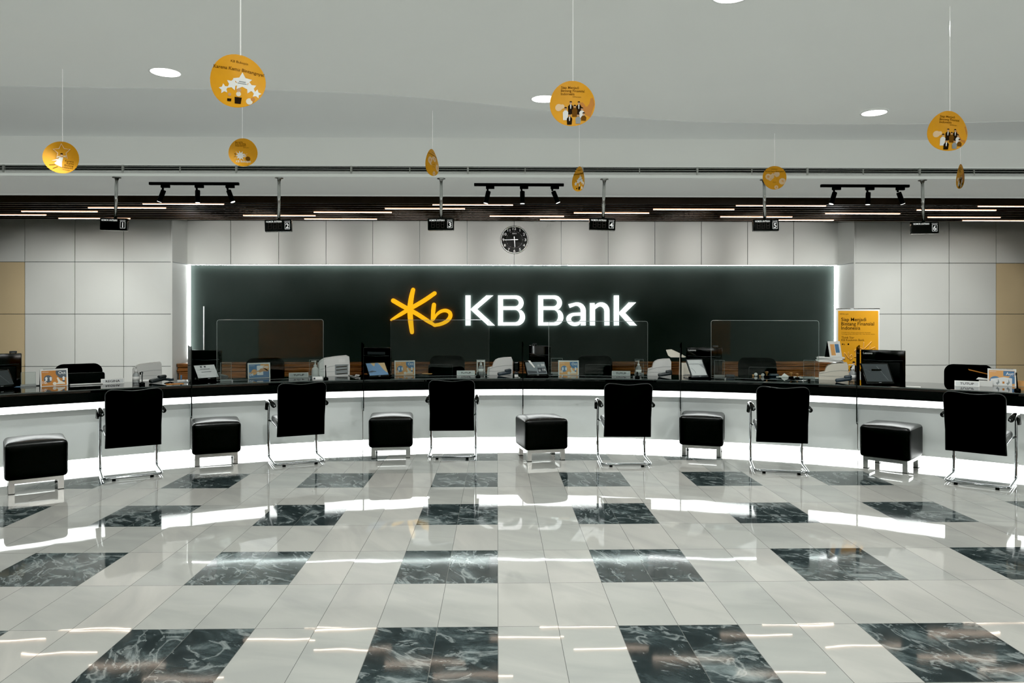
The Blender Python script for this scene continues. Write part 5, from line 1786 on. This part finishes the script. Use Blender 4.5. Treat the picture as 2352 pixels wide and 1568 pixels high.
COOL = (0.97, 1.0, 0.985)
for x in (-4.5, 0.2, 4.9):  # unseen fills added at ceiling height to light the hall
    for y in (-3.5, 1.2):
        area('hall_fill', (x, y, CEIL - .03), (0, 0, 0), 1.2, 1.2, 84, COOL)
for px, py in ((380, 166), (1250, 227), (2008, 259), (1680, -11)):
    q = at_h(px, py, CEIL)
    spot('downlight_lamp', (q.x, q.y, CEIL - .05), (q.x, q.y, 0), 130, 2.2, .8, COOL, .09)
# wall washers standing in for the track heads
for x in (-6.6, -5.6, -4.6):
    spot('wall_spot', (x + .3, 8.3, 2.80), (x, YS, 1.0), 118, 1.2, .6, COOL)
for x in (4.9, 5.9, 6.9):
    spot('wall_spot', (x - .3, 8.3, 2.80), (x, YS, 1.0), 118, 1.2, .6, COOL)
for k in range(10):  # added spots without a fixture, brightening the header panels
    x = .2 + (k - 4.5) * .96
    spot('header_fill', (x, 8.3, 2.62), (x, YB, 2.46), 150, .58, .9, (1, .985, .95))
for xx in (XRETL, XRETR):  # added spots without a fixture, lightening the recess returns
    spot('return_fill', (.2, 8.3, 2.66), (xx, 11.45, 1.75), 330, .5, .8, COOL)
# unseen fill spots added to brighten the counter and its things
for k in range(9):
    th_ = -.66 + k * .165
    q = pol(th_, 4.1, CEIL - .04)
    spot('counter_fill', q, pol(th_, 7.95, 1.05), 125, .48, .7, COOL)
for x in (-2.4, -.2, 2.0):
    spot('desk_spot', (x, 8.3, 2.80), (x, YB - .4, .6), 40, 1.3, .9, COOL)

area('rear_wood_fill', (5.9, -5.2, CEIL - .03), (.5, 0, 0), 4.0, .5, 130, (1, .95, .88))  # added fill on the rear wood that the clear screens mirror

w = bpy.data.worlds.new('hall_ambient')
scene.world = w
w.use_nodes = True
w.node_tree.nodes['Background'].inputs['Color'].default_value = (.9, 1, .97, 1)
w.node_tree.nodes['Background'].inputs['Strength'].default_value = 0.05

# ================================================================== camera
cam = bpy.data.cameras.new('camera')
cam.sensor_width = 36.0
cam.lens = F / 2352 * 36
cam.shift_y = (HZ - 784) / 2352
cam.clip_start = .05; cam.clip_end = 100
co = bpy.data.objects.new('camera', cam)
COL.objects.link(co)
co.location = EYE
co.rotation_euler = (PI / 2, 0, -YAW)
scene.camera = co

scene.view_settings.view_transform = 'Standard'
scene.view_settings.look = 'None'
scene.view_settings.exposure = 0.0
scene.view_settings.use_curve_mapping = True
cm = scene.view_settings.curve_mapping
cm.black_level = (0.0048, 0.0044, 0.0046)
cm.update()
c = scene.cycles
c.use_denoising = True
c.use_adaptive_sampling = True
c.adaptive_threshold = 0.1
c.adaptive_min_samples = 12
c.max_bounces = 6
c.diffuse_bounces = 2
c.glossy_bounces = 3
c.transmission_bounces = 2
c.transparent_max_bounces = 12
c.caustics_reflective = False
c.caustics_refractive = False
c.sample_clamp_indirect = 6.0
c.blur_glossy = 0.3
